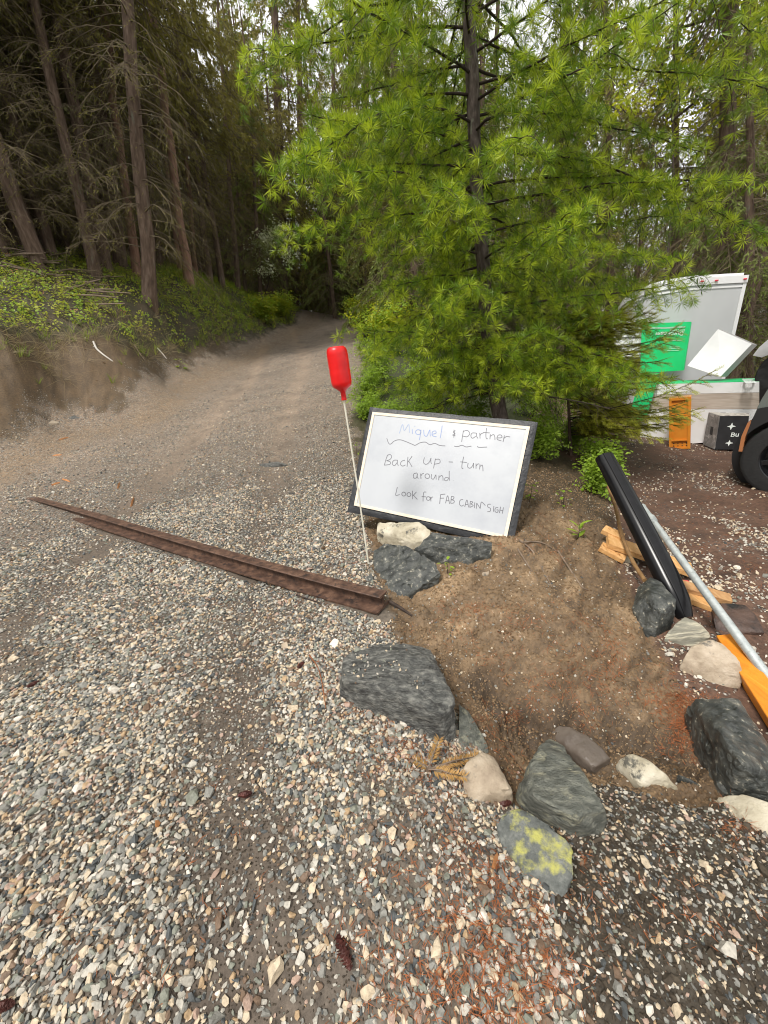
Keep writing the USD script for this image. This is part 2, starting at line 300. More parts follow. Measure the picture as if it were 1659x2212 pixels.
def mixc(c, m, col): return c * (1 - m[:, None]) + m[:, None] * col
def C3(*a): return np.array(a, float)
_P3 = np.stack([xs, ys, Z], 1)
n1, n2, n3 = noise_s(_P3, 3, 4, 31), noise_s(_P3, 14, 4, 32), noise_s(_P3, 45, 3, 33)
col = np.tile(C3(.045, .038, .022), (len(xs), 1))
col = mixc(col, mM, C3(.105, .066, .036)); col = mixc(col, mM * np.clip(.5 + 2.6 * n1, 0, 1), C3(.25, .17, .097)); col = mixc(col, mM * np.clip(n2 * 3, 0, .8), C3(.075, .05, .03))
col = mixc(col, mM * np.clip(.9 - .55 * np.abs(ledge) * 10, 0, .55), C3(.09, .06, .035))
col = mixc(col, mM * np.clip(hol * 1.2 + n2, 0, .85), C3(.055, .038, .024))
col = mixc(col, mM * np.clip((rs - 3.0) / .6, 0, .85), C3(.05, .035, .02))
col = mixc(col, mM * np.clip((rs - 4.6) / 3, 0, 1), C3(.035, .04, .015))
col = mixc(col, mR, C3(.098, .08, .062)); col = mixc(col, mR * np.clip(.3 + n2 * 2, 0, 1) * .6, C3(.15, .125, .1)); col = mixc(col, mR * rut * .6, C3(.085, .064, .048))
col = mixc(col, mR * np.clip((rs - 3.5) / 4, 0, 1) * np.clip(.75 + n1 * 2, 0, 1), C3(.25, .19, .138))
tan_lane = np.exp(-(np.clip(np.where(near, shapely.distance(shapely.LineString([tuple(p[:2]) for p in TOE]), shapely.points(xs, ys)), 99) - .75, -.6, None) / .55) ** 2)
col = mixc(col, mR * tan_lane * .75, C3(.21, .145, .086))
col = mixc(col, mS, C3(.045, .036, .026)); col = mixc(col, mS * np.clip(n2 * 3, 0, 1), C3(.075, .062, .044))
col = mixc(col, mY, C3(.085, .045, .029)); col = mixc(col, mY * np.clip(.3 + n1 * 3, 0, 1), C3(.125, .072, .049)); col = mixc(col, mY * np.clip(n2 * 3, 0, .7), C3(.04, .026, .02))
col = mixc(col, mB, C3(.042, .036, .018)); col = mixc(col, mB * np.clip(n1 * 4, 0, .7), C3(.06, .04, .024))
col = mixc(col, mD, C3(.095, .061, .031)); col = mixc(col, mD * np.clip(.3 + n2 * 2.5, 0, 1), C3(.062, .043, .025)); col = mixc(col, mD * np.clip(n1 * 3, 0, .7), C3(.125, .088, .053))
col *= (1 + .5 * n3)[:, None]
peb = np.clip((rs - 1.6) / 2.2, 0, 1) * mR * np.clip(.75 + 1.5 * n1 - .6 * rut * (rs > 2.5), .1, 1) * .9 + mS * .0 + mY * np.clip(n1 * 2.5 - .1, 0, .6)
ground_m = usdkit.material(stage, '/World/Looks/ground', {
    'c': ('attribute', {'attribute': 'ground_colour'}), 'k': ('attribute', {'attribute': 'pebble_cover'}), 'g': ('geometry', {}),
    'vo': ('voronoi_texture', {'scale': 52.0}), 'n': ('noise_texture', {'scale': 42.0, 'detail': 8.0, 'roughness': .72}),
    'sep': ('separate_color', {}),
    'pr': ('rgb_ramp', {'interpolate': False, 'ramp': [(0, (.045, .05, .052)), (.14, (.12, .12, .115)), (.32, (.22, .215, .2)), (.5, (.36, .34, .3)), (.66, (.46, .42, .36)), (.8, (.3, .2, .13)), (.88, (.55, .52, .47)), (.95, (.16, .15, .13))]}),
    'dr': ('rgb_ramp', {'ramp': [(.25, (1, 1, 1)), (.62, (0, 0, 0))]}),
    'sel': ('math', {'math_type': 'less_than'}), 'fm': ('math', {'math_type': 'multiply'}), 'fm2': ('math', {'math_type': 'multiply'}),
    'mx': ('mix', {}), 'nr': ('rgb_ramp', {'ramp': [(.28, (.45, .45, .45)), (.72, (1.5, 1.5, 1.5))]}), 'ml': ('mix', {'mix_type': 'multiply', 'fac': 1.0}),
    'hs': ('math', {'math_type': 'multiply_add', 'value2': .35}), 'hm': ('math', {'math_type': 'multiply'}), 'b': ('bump', {'strength': 1.0, 'distance': .022}),
    'p': ('principled_bsdf', {'roughness': .72, 'specular_ior_level': .35})},
    [('g.position', 'vo.vector'), ('g.position', 'n.vector'), ('vo.color', 'sep.color'), ('sep.r', 'pr.fac'), ('sep.g', 'sel.value1'), ('k.fac', 'sel.value2'), ('vo.distance', 'dr.fac'),
     ('dr.color', 'fm.value1'), ('sel.value', 'fm.value2'), ('fm.value', 'mx.fac'), ('c.color', 'ml.color1'), ('n.fac', 'nr.fac'), ('nr.color', 'ml.color2'), ('ml.color', 'mx.color1'), ('pr.color', 'mx.color2'), ('mx.color', 'p.base_color'),
     ('n.fac', 'hs.value1'), ('fm.value', 'hs.value3'), ('hs.value', 'b.height'), ('b.normal', 'p.normal')], surface='p.BSDF')
nT, nR = TH.shape
ii, jj = np.meshgrid(np.arange(nT), np.arange(nR - 1), indexing='ij')
quad = np.stack([ii * nR + jj, ii * nR + jj + 1, ((ii + 1) % nT) * nR + jj + 1, ((ii + 1) % nT) * nR + jj], -1).reshape(-1, 4)
allv = np.stack([xs, ys, Z], 1)
# ground class of every face, so that each surface is an object of its own
cls = np.argmax(np.stack([mM, mR, mS, mY, mB * (1 - mD), mD]), 0)
fc = cls[quad[:, 0]]
tri = np.vstack([quad[:, [0, 1, 2]], quad[:, [0, 2, 3]]]); tc2 = np.concatenate([fc, fc])
_e1 = allv[tri[:, 1]] - allv[tri[:, 0]]; _e2 = allv[tri[:, 2]] - allv[tri[:, 0]]
fn = np.cross(_e1, _e2); vn = np.zeros_like(allv)
for k in range(3): np.add.at(vn, tri[:, k], fn)
if vn[:, 2].mean() < 0: vn = -vn; tri = tri[:, ::-1]
vn /= np.maximum(np.linalg.norm(vn, axis=1, keepdims=True), 1e-12)
def ground_piece(name, k, label, cat):
    t = tri[tc2 == k]; u_, inv = np.unique(t, return_inverse=True)
    m = UsdGeom.Mesh.Define(stage, '/World/' + name)
    m.CreatePointsAttr(Vt.Vec3fArray.FromNumpy(allv[u_].astype(np.float32))); f = inv.reshape(-1, 3)
    m.CreateFaceVertexCountsAttr(Vt.IntArray.FromNumpy(np.full(len(f), 3, np.int32))); m.CreateFaceVertexIndicesAttr(Vt.IntArray.FromNumpy(f.astype(np.int32).ravel()))
    m.CreateSubdivisionSchemeAttr('none'); m.CreateNormalsAttr(Vt.Vec3fArray.FromNumpy(vn[u_].astype(np.float32))); m.SetNormalsInterpolation('vertex')
    pv = UsdGeom.PrimvarsAPI(m)
    pv.CreatePrimvar('ground_colour', Sdf.ValueTypeNames.Color3fArray, 'vertex').Set(Vt.Vec3fArray.FromNumpy(col[u_].astype(np.float32)))
    pv.CreatePrimvar('pebble_cover', Sdf.ValueTypeNames.FloatArray, 'vertex').Set(Vt.FloatArray.FromNumpy(peb[u_].astype(np.float32)))
    UsdShade.MaterialBindingAPI.Apply(m.GetPrim()).Bind(ground_m)
    return props(m, label, cat, None, 'structure')
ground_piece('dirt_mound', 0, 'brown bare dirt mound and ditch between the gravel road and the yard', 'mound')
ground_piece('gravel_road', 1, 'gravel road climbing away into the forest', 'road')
ground_piece('gravelly_soil', 2, 'dark gravelly soil at the bottom right below the rocks', 'soil')
ground_piece('yard_ground', 3, 'reddish brown yard ground under the truck and trailer', 'yard')
ground_piece('forest_floor', 4, 'sloping forest floor under the trees left of the road', 'ground')
ground_piece('earth_bank', 5, 'bare tan cut bank along the left edge of the road', 'bank')

# ------------------------------------------------------------------ gravel
def pebble(seed, flat=.7):
    g = np.random.default_rng(seed); p = g.normal(size=(13, 3)); p /= np.linalg.norm(p, axis=1, keepdims=True)
    p *= g.uniform(.8, 1.08, (13, 1)); p *= [.5, .5 * g.uniform(.65, .9), .5 * flat * g.uniform(.7, 1.05)]
    m = trimesh.convex.convex_hull(p); return m
GCOL = [('cream', (.44, .36, .255), .15), ('pale_grey', (.36, .335, .285), .17), ('mid_grey', (.18, .175, .155), .23), ('slate', (.065, .07, .07), .14), ('tan', (.32, .22, .125), .06), ('pink', (.31, .215, .165), .04), ('green_grey', (.17, .175, .14), .1), ('brown', (.14, .092, .06), .07), ('white', (.52, .47, .40), .04)]
def stone_mat(nm, c):
    c = np.array(c); return M('gravel_' + nm, [(.2, tuple(c * .55)), (.5, tuple(c)), (.8, tuple(np.minimum(c * 1.3, .8)))], scale=95, rough=.6, bump=.002, bscale=260, spec=.4, detail=4)
gprotos, gw = [], []
for gi, (nm, c, w) in enumerate(GCOL):
    for k in range(4): gprotos.append((pebble(gi * 10 + k), stone_mat(nm, c), False)); gw.append(w / 4)
gw = np.array(gw) / sum(gw); NG = len(gprotos)
clod_m = M('dirt_clod', [(.25, (.08, .05, .027)), (.5, (.17, .113, .064)), (.75, (.27, .185, .11))], scale=7, rough=.85, bump=.004, bscale=120, spec=.15)
soil_m = M('soil_crumb', [(.3, (.028, .021, .014)), (.6, (.06, .047, .033)), (.8, (.10, .083, .06))], scale=30, rough=.8, bump=.003, bscale=160, spec=.25)
for k in range(4): gprotos.append((pebble(300 + k, .8), clod_m, False))
for k in range(4): gprotos.append((pebble(320 + k, .8), soil_m, False))
def pick(n, spacing, rmax, power, seed, thmax=66):
    """points spread evenly near the camera and thinning beyond"""
    g = np.random.default_rng(seed); a = np.radians(g.uniform(-thmax, thmax, n)); r0 = .28
    r = np.exp(g.uniform(math.log(r0), math.log(rmax), n)) if power is None else (r0 ** power + g.random(n) * (rmax ** power - r0 ** power)) ** (1 / power)
    return r * np.sin(a), r * np.cos(a), r, g
def m_at(poly, x, y, w=.08): return soft(poly, x, y, w)
def thin(x, y, size):
    """drop points that crowd each other: at most one per cell of a jittered grid"""
    key = np.floor(x / size).astype(np.int64) * 1000003 + np.floor(y / size).astype(np.int64)
    _, first = np.unique(key, return_index=True); return first
TOE_L = shapely.LineString([tuple(p[:2]) for p in TOE])
gp = []
for (n, rmin, rmax, cell, lo, hi, seed) in [(400000, .28, 2.2, .0125, .010, .021, 1), (300000, .28, 2.2, .017, .011, .020, 7), (120000, .28, 2.2, .048, .020, .032, 2), (700000, 2.2, 4.5, .0165, .012, .024, 3), (300000, 2.2, 4.5, .03, .013, .023, 8), (60000, 2.2, 4.5, .09, .024, .036, 4), (500000, 4.5, 9.5, .034, .014, .026, 5), (60000, 9.5, 16, .12, .02, .035, 6), (900000, .28, 1.9, .0088, .004, .0095, 11), (500000, 1.9, 3.4, .017, .006, .012, 12)]:
    g = np.random.default_rng(seed); a = np.radians(g.uniform(-66, 66, n)); r = np.sqrt(g.uniform(rmin ** 2, rmax ** 2, n)); x, y = r * np.sin(a), r * np.cos(a)
    k = thin(x, y, cell); x, y, r = x[k], y[k], r[k]
    P = np.stack([x, y, 0 * x], 1); q1, q2 = noise_s(P, 2.6, 3, 41), noise_s(P, 9, 3, 42)
    ln = np.abs((x + 0.16 * y) + 1.05 + .25 * np.sin(y * .35) + q2 * .25); rt = np.exp(-(np.abs(ln - .72) / .24) ** 2)
    road = m_at(road_poly, x + q2 * .1, y, .06); soil = m_at(soil_poly, x, y, .1) * (1 - road); yard = m_at(yard_poly, x, y, .2) * (1 - np.maximum(road, soil)); bankf = m_at(dirt_poly, x, y, .3)
    mound = (1 - np.clip(road + soil + yard + m_at(bank_poly, x, y, .1), 0, 1)) * (r < 5)
    dens = road * np.clip(.95 + 1.5 * q1 + .8 * q2 - .62 * rt - np.clip((r - 3) / 9, 0, .5) - .8 * np.exp(-(np.clip(shapely.distance(TOE_L, shapely.points(x, y)) - .75, -.6, None) / .5) ** 2), .06, 1) + soil * 1.0 + yard * np.clip(.09 + 1.3 * q1, .03, .5) + bankf * .12 + mound * (.45 if lo < .013 else .16)
    s = np.exp(g.normal(0, .28, len(x))) * (lo + hi) / 2 * np.where(soil > .5, .72, 1) * np.where(mound > .5, .7, 1)
    s = np.clip(s, .0035, .07)
    if seed in (11, 12): dens = road * .75 + soil * .95 + mound * .4 + yard * .15
    rt_o = (x - RAIL_A[0]) * _rn[0] + (y - RAIL_A[1]) * _rn[1]; rt_t = (x - RAIL_A[0]) * _rd[0] + (y - RAIL_A[1]) * _rd[1]
    onrail = (rt_o > -.10) & (rt_o < .04) & (rt_t > -.1) & (rt_t < RAIL_L - .4) & ~((rt_t > .35) & (rt_t < .95) & (rt_o < -.03))
    dens = np.where(onrail, 0, dens)
    ok = g.random(len(x)) < dens
    gp.append(np.stack([x[ok], y[ok], s[ok], soil[ok], yard[ok], mound[ok] + bankf[ok]], 1))
gp = np.vstack(gp); g = np.random.default_rng(77)
zz = gz(gp[:, 0], gp[:, 1]) + gp[:, 2] * .16
pidx = g.choice(NG, len(gp), p=gw)
_yd = gp[:, 4] > .5; pidx[_yd] = np.where(g.random(_yd.sum()) < .7, g.choice([0, 1, 2, 3, 4, 5, 6, 7, 32, 33], _yd.sum()), pidx[_yd])
_md = gp[:, 5] > .5; pidx[_md] = np.where(g.random(_md.sum()) < .88, NG + g.integers(0, 4, _md.sum()), pidx[_md])
_so = (gp[:, 3] > .5) | ((gp[:, 2] < .0085) & ~_md); pidx[_so] = np.where(g.random(_so.sum()) < np.where(gp[_so, 2] < .0085, .72, .38), NG + 4 + g.integers(0, 4, _so.sum()), pidx[_so])
_tilt = frames(gnorm(gp[:, 0], gp[:, 1]) + g.normal(0, .28, (len(gp), 3)), g.uniform(0, 6.28, len(gp)))
scatter('/World/gravel', gprotos, np.stack([gp[:, 0], gp[:, 1], zz], 1), mats_quat(_tilt), gp[:, 2:3] * g.uniform(.8, 1.3, (len(gp), 3)), pidx, 'loose crushed gravel stones covering the road, pale, grey and tan', 'gravel')
print('gravel', len(gp))
#@@NEXT
# ------------------------------------------------------------------ rail laid across the road
rust_m = M('rusty_rail', [(.3, (.03, .015, .010)), (.5, (.075, .04, .026)), (.7, (.15, .085, .055))], scale=20, rough=.6, bump=.003, bscale=90, detail=8, spots=((.02, .013, .011), 24, .54, .64))
def rail_profile():
    return np.array([(-.075, 0), (.075, 0), (.075, .012), (.006, .018), (.004, .030), (.004, .088), (.036, .094), (.040, .104), (.036, .108), (-.036, .108), (-.040, .104), (-.036, .094), (-.004, .088), (-.004, .030), (-.006, .018), (-.075, .012)])
pr = rail_profile(); ns = 40; ts = np.linspace(-.02, RAIL_L, ns); rp = RAIL_A[None, :2] + ts[:, None] * _rd
rz = base_z(rp[:, 0], rp[:, 1]) + .004 - .085 * np.clip((ts - RAIL_L + 1.4) / 1.4, 0, 1); rz = np.polyval(np.polyfit(ts, rz, 3), ts)
rv = np.stack([np.c_[rp[i] + np.outer(pr[:, 0], -_rn) if False else rp[i][None] - pr[:, :1] * _rn[None], rz[i] + pr[:, 1] * .82] for i in range(ns)]).reshape(-1, 3)
npf = len(pr); i_, j_ = np.meshgrid(np.arange(ns - 1), np.arange(npf), indexing='ij')
rf = np.stack([i_ * npf + j_, i_ * npf + (j_ + 1) % npf, (i_ + 1) * npf + (j_ + 1) % npf, (i_ + 1) * npf + j_], -1).reshape(-1, 4)
rf = np.vstack([rf[:, [0, 1, 2]], rf[:, [0, 2, 3]]])
capt = trimesh.creation.triangulate_polygon(shapely.Polygon(pr), engine='earcut')
cf = np.asarray(capt[1]); cv = np.c_[np.zeros((len(capt[0]), 1)), capt[0]]
railm = MB().add(rv, rf)
for i in (0, ns - 1): railm.add(np.c_[rp[i][None] - capt[0][:, :1] * _rn[None], rz[i] + capt[0][:, 1] * .82], cf)
solid('steel_rail', railm.get(), rust_m, 'long rusty steel rail laid across the gravel road', 'rail', smooth=35)

# ------------------------------------------------------------------ rocks
schist_dark = M('schist_dark', [(.3, (.012, .013, .012)), (.45, (.032, .035, .032)), (.6, (.068, .07, .062)), (.72, (.16, .155, .135))], scale=20, rough=.42, bump=.012, bscale=45, spec=.5, detail=9, spots=((.30, .28, .22), 40, .60, .66))
schist_grey = M('schist_grey', [(.3, (.03, .031, .029)), (.5, (.09, .09, .083)), (.7, (.22, .215, .19))], scale=26, rough=.55, bump=.010, bscale=70, detail=9, stretch=(1, 2.0, 2.6), rot=(.4, .3, .2), spots=((.022, .021, .02), 16, .50, .64))
schist_green = M('schist_green', [(.3, (.045, .048, .040)), (.5, (.10, .104, .088)), (.7, (.19, .19, .155))], scale=26, rough=.55, bump=.010, bscale=70, detail=9, stretch=(1, 1.6, 3), rot=(.3, .5, .9), spots=((.30, .285, .2), 14, .54, .7))
lichen_rock = M('lichen_rock', [(.3, (.045, .05, .046)), (.5, (.10, .106, .098)), (.7, (.2, .205, .185))], scale=26, rough=.55, bump=.009, bscale=70, detail=9, spots=((.33, .32, .085), 7, .53, .62))
granite_tan = M('granite_tan', [(.25, (.17, .125, .085)), (.5, (.31, .25, .18)), (.75, (.44, .37, .29))], scale=11, rough=.65, bump=.006, bscale=60, spots=((.11, .10, .085), 9, .58, .66))
granite_pale = M('granite_pale', [(.25, (.22, .19, .13)), (.5, (.37, .33, .245)), (.75, (.5, .46, .37))], scale=10, rough=.65, bump=.006, bscale=50, spots=((.09, .085, .07), 13, .56, .64))
banded = M('banded_rock', [(.3, (.12, .115, .09)), (.48, (.2, .19, .15)), (.56, (.4, .37, .28)), (.62, (.19, .18, .145)), (.8, (.25, .235, .19))], scale=7, rough=.6, bump=.006, bscale=50, stretch=(.5, .5, 5), rot=(.35, -.25, 0))
muddy = M('muddy_rock', [(.25, (.06, .045, .035)), (.5, (.10, .08, .064)), (.75, (.15, .125, .105))], scale=7, rough=.42, bump=.004, bscale=40, spec=.6)
rusty_stone = M('rust_brown_stone', [(.25, (.022, .014, .011)), (.5, (.05, .03, .023)), (.75, (.085, .05, .036))], scale=9, rough=.5, bump=.006, bscale=40, spots=((.01, .009, .008), 6, .5, .6))
white_rock = M('white_quartz', [(.2, (.42, .37, .28)), (.5, (.62, .57, .46)), (.8, (.72, .68, .6))], scale=18, rough=.6, bump=.004, bscale=60)
ROCKM = {}
def hpt(u, v, h): return march(u, v, lambda x, y: gz(x, y) + h)
def rock(name, pts, mat, label, rough=.012, seed=0, group=None, edge=.02, rounding=0.0, skirt=.05):
    top = np.array([hpt(u, v, h) for u, v, h in pts]); hs = np.array([h for _, _, h in pts])
    low = top.copy(); low[:, 2] -= hs + skirt; c = low.mean(0); low[:, :2] = c[:2] + (low[:, :2] - c[:2]) * .93
    back = top[hs > hs.max() * .55].mean(0)                        # gives the hidden far side some depth
    hull = trimesh.convex.convex_hull(np.vstack([top, low]))
    m = hull
    mf = manifold3d.Manifold(manifold3d.Mesh(np.asarray(hull.vertices, np.float32), np.asarray(hull.faces, np.uint32))).refine_to_length(edge)
    mm = mf.to_mesh(); m = trimesh.Trimesh(mm.vert_properties[:, :3], mm.tri_verts, process=True)
    if rounding > 0: trimesh.smoothing.filter_laplacian(m, lamb=.5, iterations=int(rounding * 1.3))
    v = np.array(m.vertices); n = np.array(m.vertex_normals)
    d = noise_s(v + seed * 7.7, 9, 4, seed) * rough * 2.4 + np.minimum(0, noise_s(v + seed, 24, 4, seed + 3)) * rough * 3.2 + noise_s(v, 60, 2, seed + 5) * rough * .8
    st = np.abs(((v[:, 2] * 40 + 6 * noise_s(v, 5, 3, seed + 9)) % 1) - .5) * rough * .5
    m.vertices = v + n * (d - st)[:, None]
    ROCKM[name + str(seed)] = m
    return solid(name, m, mat, label, 'rock', smooth=18, group=group)
ROCKS = [
 ('stone', [(815, 1129, .13), (905, 1127, .15), (933, 1146, .14), (926, 1170, .09), (895, 1177, .06), (840, 1166, .06), (811, 1149, .09)], granite_pale, 'flat pale banded stone wedged under the lower edge of the whiteboard', .008, 1, 2),
 ('boulder', [(806, 1188, .09), (830, 1171, .12), (880, 1178, .15), (938, 1210, .13), (953, 1236, .08), (930, 1268, 0), (870, 1299, -.02), (835, 1286, -.02), (808, 1242, -.01)], schist_dark, 'dark speckled boulder at the end of the rail, right beside the marker rod', .012, 2, 1),
 ('boulder', [(893, 1187, .1), (935, 1150, .13), (1010, 1163, .14), (1066, 1172, .1), (1062, 1200, .04), (1003, 1225, 0), (960, 1216, 0)], schist_dark, 'dark flat speckled slab under the right half of the whiteboard', .01, 3, 1),
 ('boulder', [(736, 1421, .10), (762, 1405, .11), (835, 1382, .11), (930, 1400, .13), (946, 1440, .15), (985, 1515, .15), (989, 1600, .0), (966, 1615, -.01), (935, 1613, -.02), (870, 1572, -.02), (780, 1532, -.02), (731, 1516, -.01), (738, 1468, .115), (850, 1492, .145), (955, 1545, .13)], schist_grey, 'biggest grey boulder with loose pebbles lying on its flat top', .010, 4, 2),
 ('stone', [(990, 1520, .06), (1012, 1538, .05), (1050, 1600, .03), (1057, 1632, 0), (990, 1625, 0)], schist_green, 'small triangular grey stone tucked behind the biggest boulder', .007, 5, 1),
 ('stone', [(1000, 1657, .07), (1030, 1632, .09), (1060, 1634, .09), (1071, 1646, .09), (1109, 1718, .07), (1107, 1736, .0), (1074, 1743, -.01), (1008, 1741, -.01), (994, 1706, .02)], granite_tan, 'tan trapezoid shaped stone with a dark patch on top, beside the dry fir sprig', .008, 6, 3),
 ('boulder', [(1131, 1690, .08), (1160, 1608, .13), (1187, 1594, .14), (1218, 1606, .14), (1259, 1664, .14), (1309, 1748, .10), (1312, 1775, .04), (1292, 1814, -.02), (1228, 1806, -.02), (1131, 1746, .0), (1112, 1718, .03), (1150, 1722, .10), (1245, 1770, .09)], schist_green, 'grey flat topped boulder with pale streaks in the middle of the rock row', .010, 7, 2),
 ('boulder', [(1070, 1782, .04), (1084, 1752, .07), (1118, 1744, .09), (1185, 1775, .11), (1242, 1830, .1), (1247, 1905, .05), (1218, 1955, .0), (1188, 1969, -.01), (1150, 1935, -.01), (1108, 1886, -.01), (1072, 1822, 0)], lichen_rock, 'grey boulder with yellow lichen veins, nearest the bottom of the picture', .010, 8, 2),
 ('boulder', [(1150, 1566, .015), (1212, 1572, .06), (1246, 1584, .09), (1294, 1618, .09), (1326, 1650, .05), (1318, 1664, .02), (1280, 1678, .0), (1230, 1640, .02)], muddy, 'smooth mud coated brown boulder half buried in the ditch', .006, 9, 6),
 ('stone', [(1323, 1660, .05), (1345, 1644, .08), (1372, 1645, .08), (1408, 1666, .075), (1452, 1700, .05), (1473, 1722, .02), (1432, 1735, -.01), (1380, 1712, .0), (1335, 1685, .0)], granite_pale, 'yellowish mottled long stone beside the mud coated boulder', .008, 10, 4),
 ('stone', [(1450, 1700, .03), (1480, 1712, .04), (1512, 1735, .02), (1490, 1742, -.01), (1462, 1733, -.01)], schist_dark, 'small black stone at the end of the yellowish mottled stone', .005, 11, 2),
 ('boulder', [(1480, 1522, .1), (1500, 1509, .14), (1560, 1506, .16), (1594, 1511, .16), (1634, 1575, .15), (1668, 1630, .13), (1720, 1690, .08), (1700, 1760, -.02), (1659, 1722, -.01), (1545, 1712, -.01), (1507, 1642, .02), (1560, 1590, .2), (1600, 1650, .17)], schist_dark, 'big blue black boulder with a white streak at the right edge', .012, 12, 1),
 ('boulder', [(1522, 1735, .02), (1580, 1722, .05), (1659, 1752, .07), (1760, 1800, .07), (1740, 1880, .0), (1659, 1842, .0), (1600, 1795, .0), (1560, 1770, -.01)], granite_pale, 'broad pale half buried rock at the lower right edge', .01, 13, 5),
 ('boulder', [(1487, 1402, .12), (1510, 1392, .14), (1537, 1386, .15), (1562, 1398, .15), (1586, 1416, .15), (1608, 1447, .12), (1606, 1482, .05), (1590, 1506, -.01), (1549, 1504, -.02), (1485, 1474, -.02), (1463, 1464, .0), (1467, 1432, .07)], granite_tan, 'round tan boulder between the orange beam and the banded stone', .008, 14, 6),
 ('stone', [(1430, 1384, .05), (1453, 1356, .09), (1478, 1338, .1), (1506, 1352, .1), (1540, 1380, .07), (1520, 1405, .02), (1468, 1413, -.01), (1439, 1406, -.01)], banded, 'grey stone with pale bands just below the black trough', .006, 15, 4),
 ('boulder', [(1378, 1266, .1), (1405, 1247, .15), (1430, 1257, .17), (1461, 1296, .17), (1459, 1325, .12), (1411, 1386, -.02), (1386, 1366, -.01), (1366, 1313, .03), (1406, 1282, .17), (1428, 1325, .13)], schist_dark, 'angular dark wet boulder leaning against the black trough', .009, 16, 0),
 ('stone', [(1535, 1316, .02), (1559, 1302, .07), (1609, 1307, .08), (1632, 1326, .07), (1654, 1368, .03), (1620, 1376, -.01), (1585, 1368, -.01), (1547, 1370, -.01), (1540, 1340, .04)], rusty_stone, 'flat dark brown stone under the steel conduit', .005, 17, 1),
 ('stone', [(1329, 1203, .03), (1355, 1192, .05), (1370, 1205, .05), (1366, 1222, 0), (1338, 1218, 0)], granite_pale, 'small grey stone propped under the stacked planks', .004, 18, 1),
 ('stone', [(1462, 1285, .08), (1476, 1287, .08), (1482, 1312, .05), (1478, 1336, .0), (1460, 1330, 0)], banded, 'narrow lichen covered stone at the foot of the black trough', .005, 19, 1),
 ('stone', [(1070, 1377, .012), (1085, 1366, .03), (1101, 1372, .03), (1103, 1381, .02), (1088, 1394, 0), (1075, 1390, 0)], white_rock, 'single cream white rock lying on the bare dirt mound', .003, 20, 1),
 ('stone', [(1040, 1245, .03), (1062, 1240, .03), (1066, 1256, .01), (1045, 1260, .0)], granite_tan, 'small tan stone embedded in the dirt under the whiteboard slab', .004, 21, 1),
 ('stone', [(712, 1396, .02), (724, 1384, .03), (734, 1390, .02), (726, 1412, .0), (714, 1412, .0)], white_rock, 'cream white stone in the gravel left of the biggest boulder', .003, 22, 1),
 ('stone', [(608, 1400, .02), (622, 1394, .03), (626, 1408, .01), (612, 1414, 0)], granite_tan, 'tan stone standing out in the gravel below the rail', .003, 23, 1),
 ('stone', [(148, 902, .06), (160, 897, .08), (172, 903, .05), (165, 912, 0), (150, 911, 0)], schist_grey, 'grey stone at the foot of the left earth bank', .01, 24, 1),
 ('stone', [(104, 912, .04), (116, 907, .06), (128, 914, .04), (122, 920, 0), (106, 920, 0)], granite_tan, 'flat tan stone at the foot of the left earth bank', .01, 25, 1),
 ('stone', [(560, 1003, .03), (600, 997, .04), (620, 1003, .03), (600, 1010, 0), (570, 1010, 0)], schist_grey, 'flat grey stone lying in the road beyond the rail', .006, 26, 1),
 ('stone', [(792, 1252, .02), (803, 1243, .04), (808, 1254, .03), (804, 1268, 0), (793, 1264, 0)], schist_dark, 'small dark stone beside the foot of the marker rod', .003, 27, 1),
]
for nm, pts, mat, lab, rgh, sd, rd in ROCKS:
    ext = max(p[0] for p in pts) - min(p[0] for p in pts)
    rock(nm, pts, mat, lab, rgh, sd, None, edge=.014 if ext > 60 else .010, rounding=rd)
# pebbles lying on the big boulder's top
bm = ROCKM['boulder4']; g = np.random.default_rng(5); org, dirs = [], []
for cx, cy, sx, sy, n in [(790, 1455, 38, 22, 26), (845, 1442, 22, 18, 22), (900, 1475, 14, 10, 8), (780, 1420, 30, 8, 14), (850, 1400, 24, 8, 8), (1180, 1700, 0, 0, 0)]:
    for _ in range(n): org.append(CAM); dirs.append(ray(g.normal(cx, sx * .6), g.normal(cy, sy * .6)))
hit, ri, _ = bm.ray.intersects_location(np.array(org), np.array(dirs), multiple_hits=False)
ps = g.uniform(.008, .02, len(hit))
scatter('/World/pebble', gprotos, hit + [0, 0, .003], rand_quat(len(hit), g), ps, g.choice(NG, len(hit), p=gw), 'small pale pebbles lying on top of the biggest boulder', 'pebbles')

# ------------------------------------------------------------------ whiteboard sign
bc = [at(800, 880, 3.1184), at(1163, 912, 2.625), at(1107, 1180, 2.6), at(750, 1105, 3.0933)]       # TL TR BR BL
bo = bc[3]; bx = bc[2] - bc[3]; BW = np.linalg.norm(bx); bx /= BW
by = bc[0] - bc[3]; by -= bx * (by @ bx); BH = np.linalg.norm(by); by /= BH; bn = np.cross(bx, by)
if bn[1] > 0: bn = -bn
def bl(x, y, o=0.0): return bo + bx * x + by * y + bn * o
def bpix(u, v):
    q = ray(u, v); t = ((bo - CAM) @ bn) / (q @ bn); p = CAM + q * t - bo; return p @ bx, p @ by
def za(x, y): return (1400 + x / 2.074) * .54861, (1550 + y / 2.074) * .54861
black_wrap = M('black_plastic_wrap', [(.3, (.013, .0135, .015)), (.6, (.024, .025, .028)), (.8, (.045, .045, .05))], scale=9, rough=.4, bump=.008, bscale=22, spec=.35)
cream_wood = M('cream_wood_trim', [(.3, (.55, .47, .36)), (.7, (.66, .58, .47))], scale=25, rough=.6, stretch=(1, 1, 3))
white_board = M('white_enamel', [(.3, (.345, .36, .385)), (.7, (.385, .40, .42))], scale=1.6, rough=.3, spec=.4, spots=((.30, .315, .345), 2.6, .46, .75))
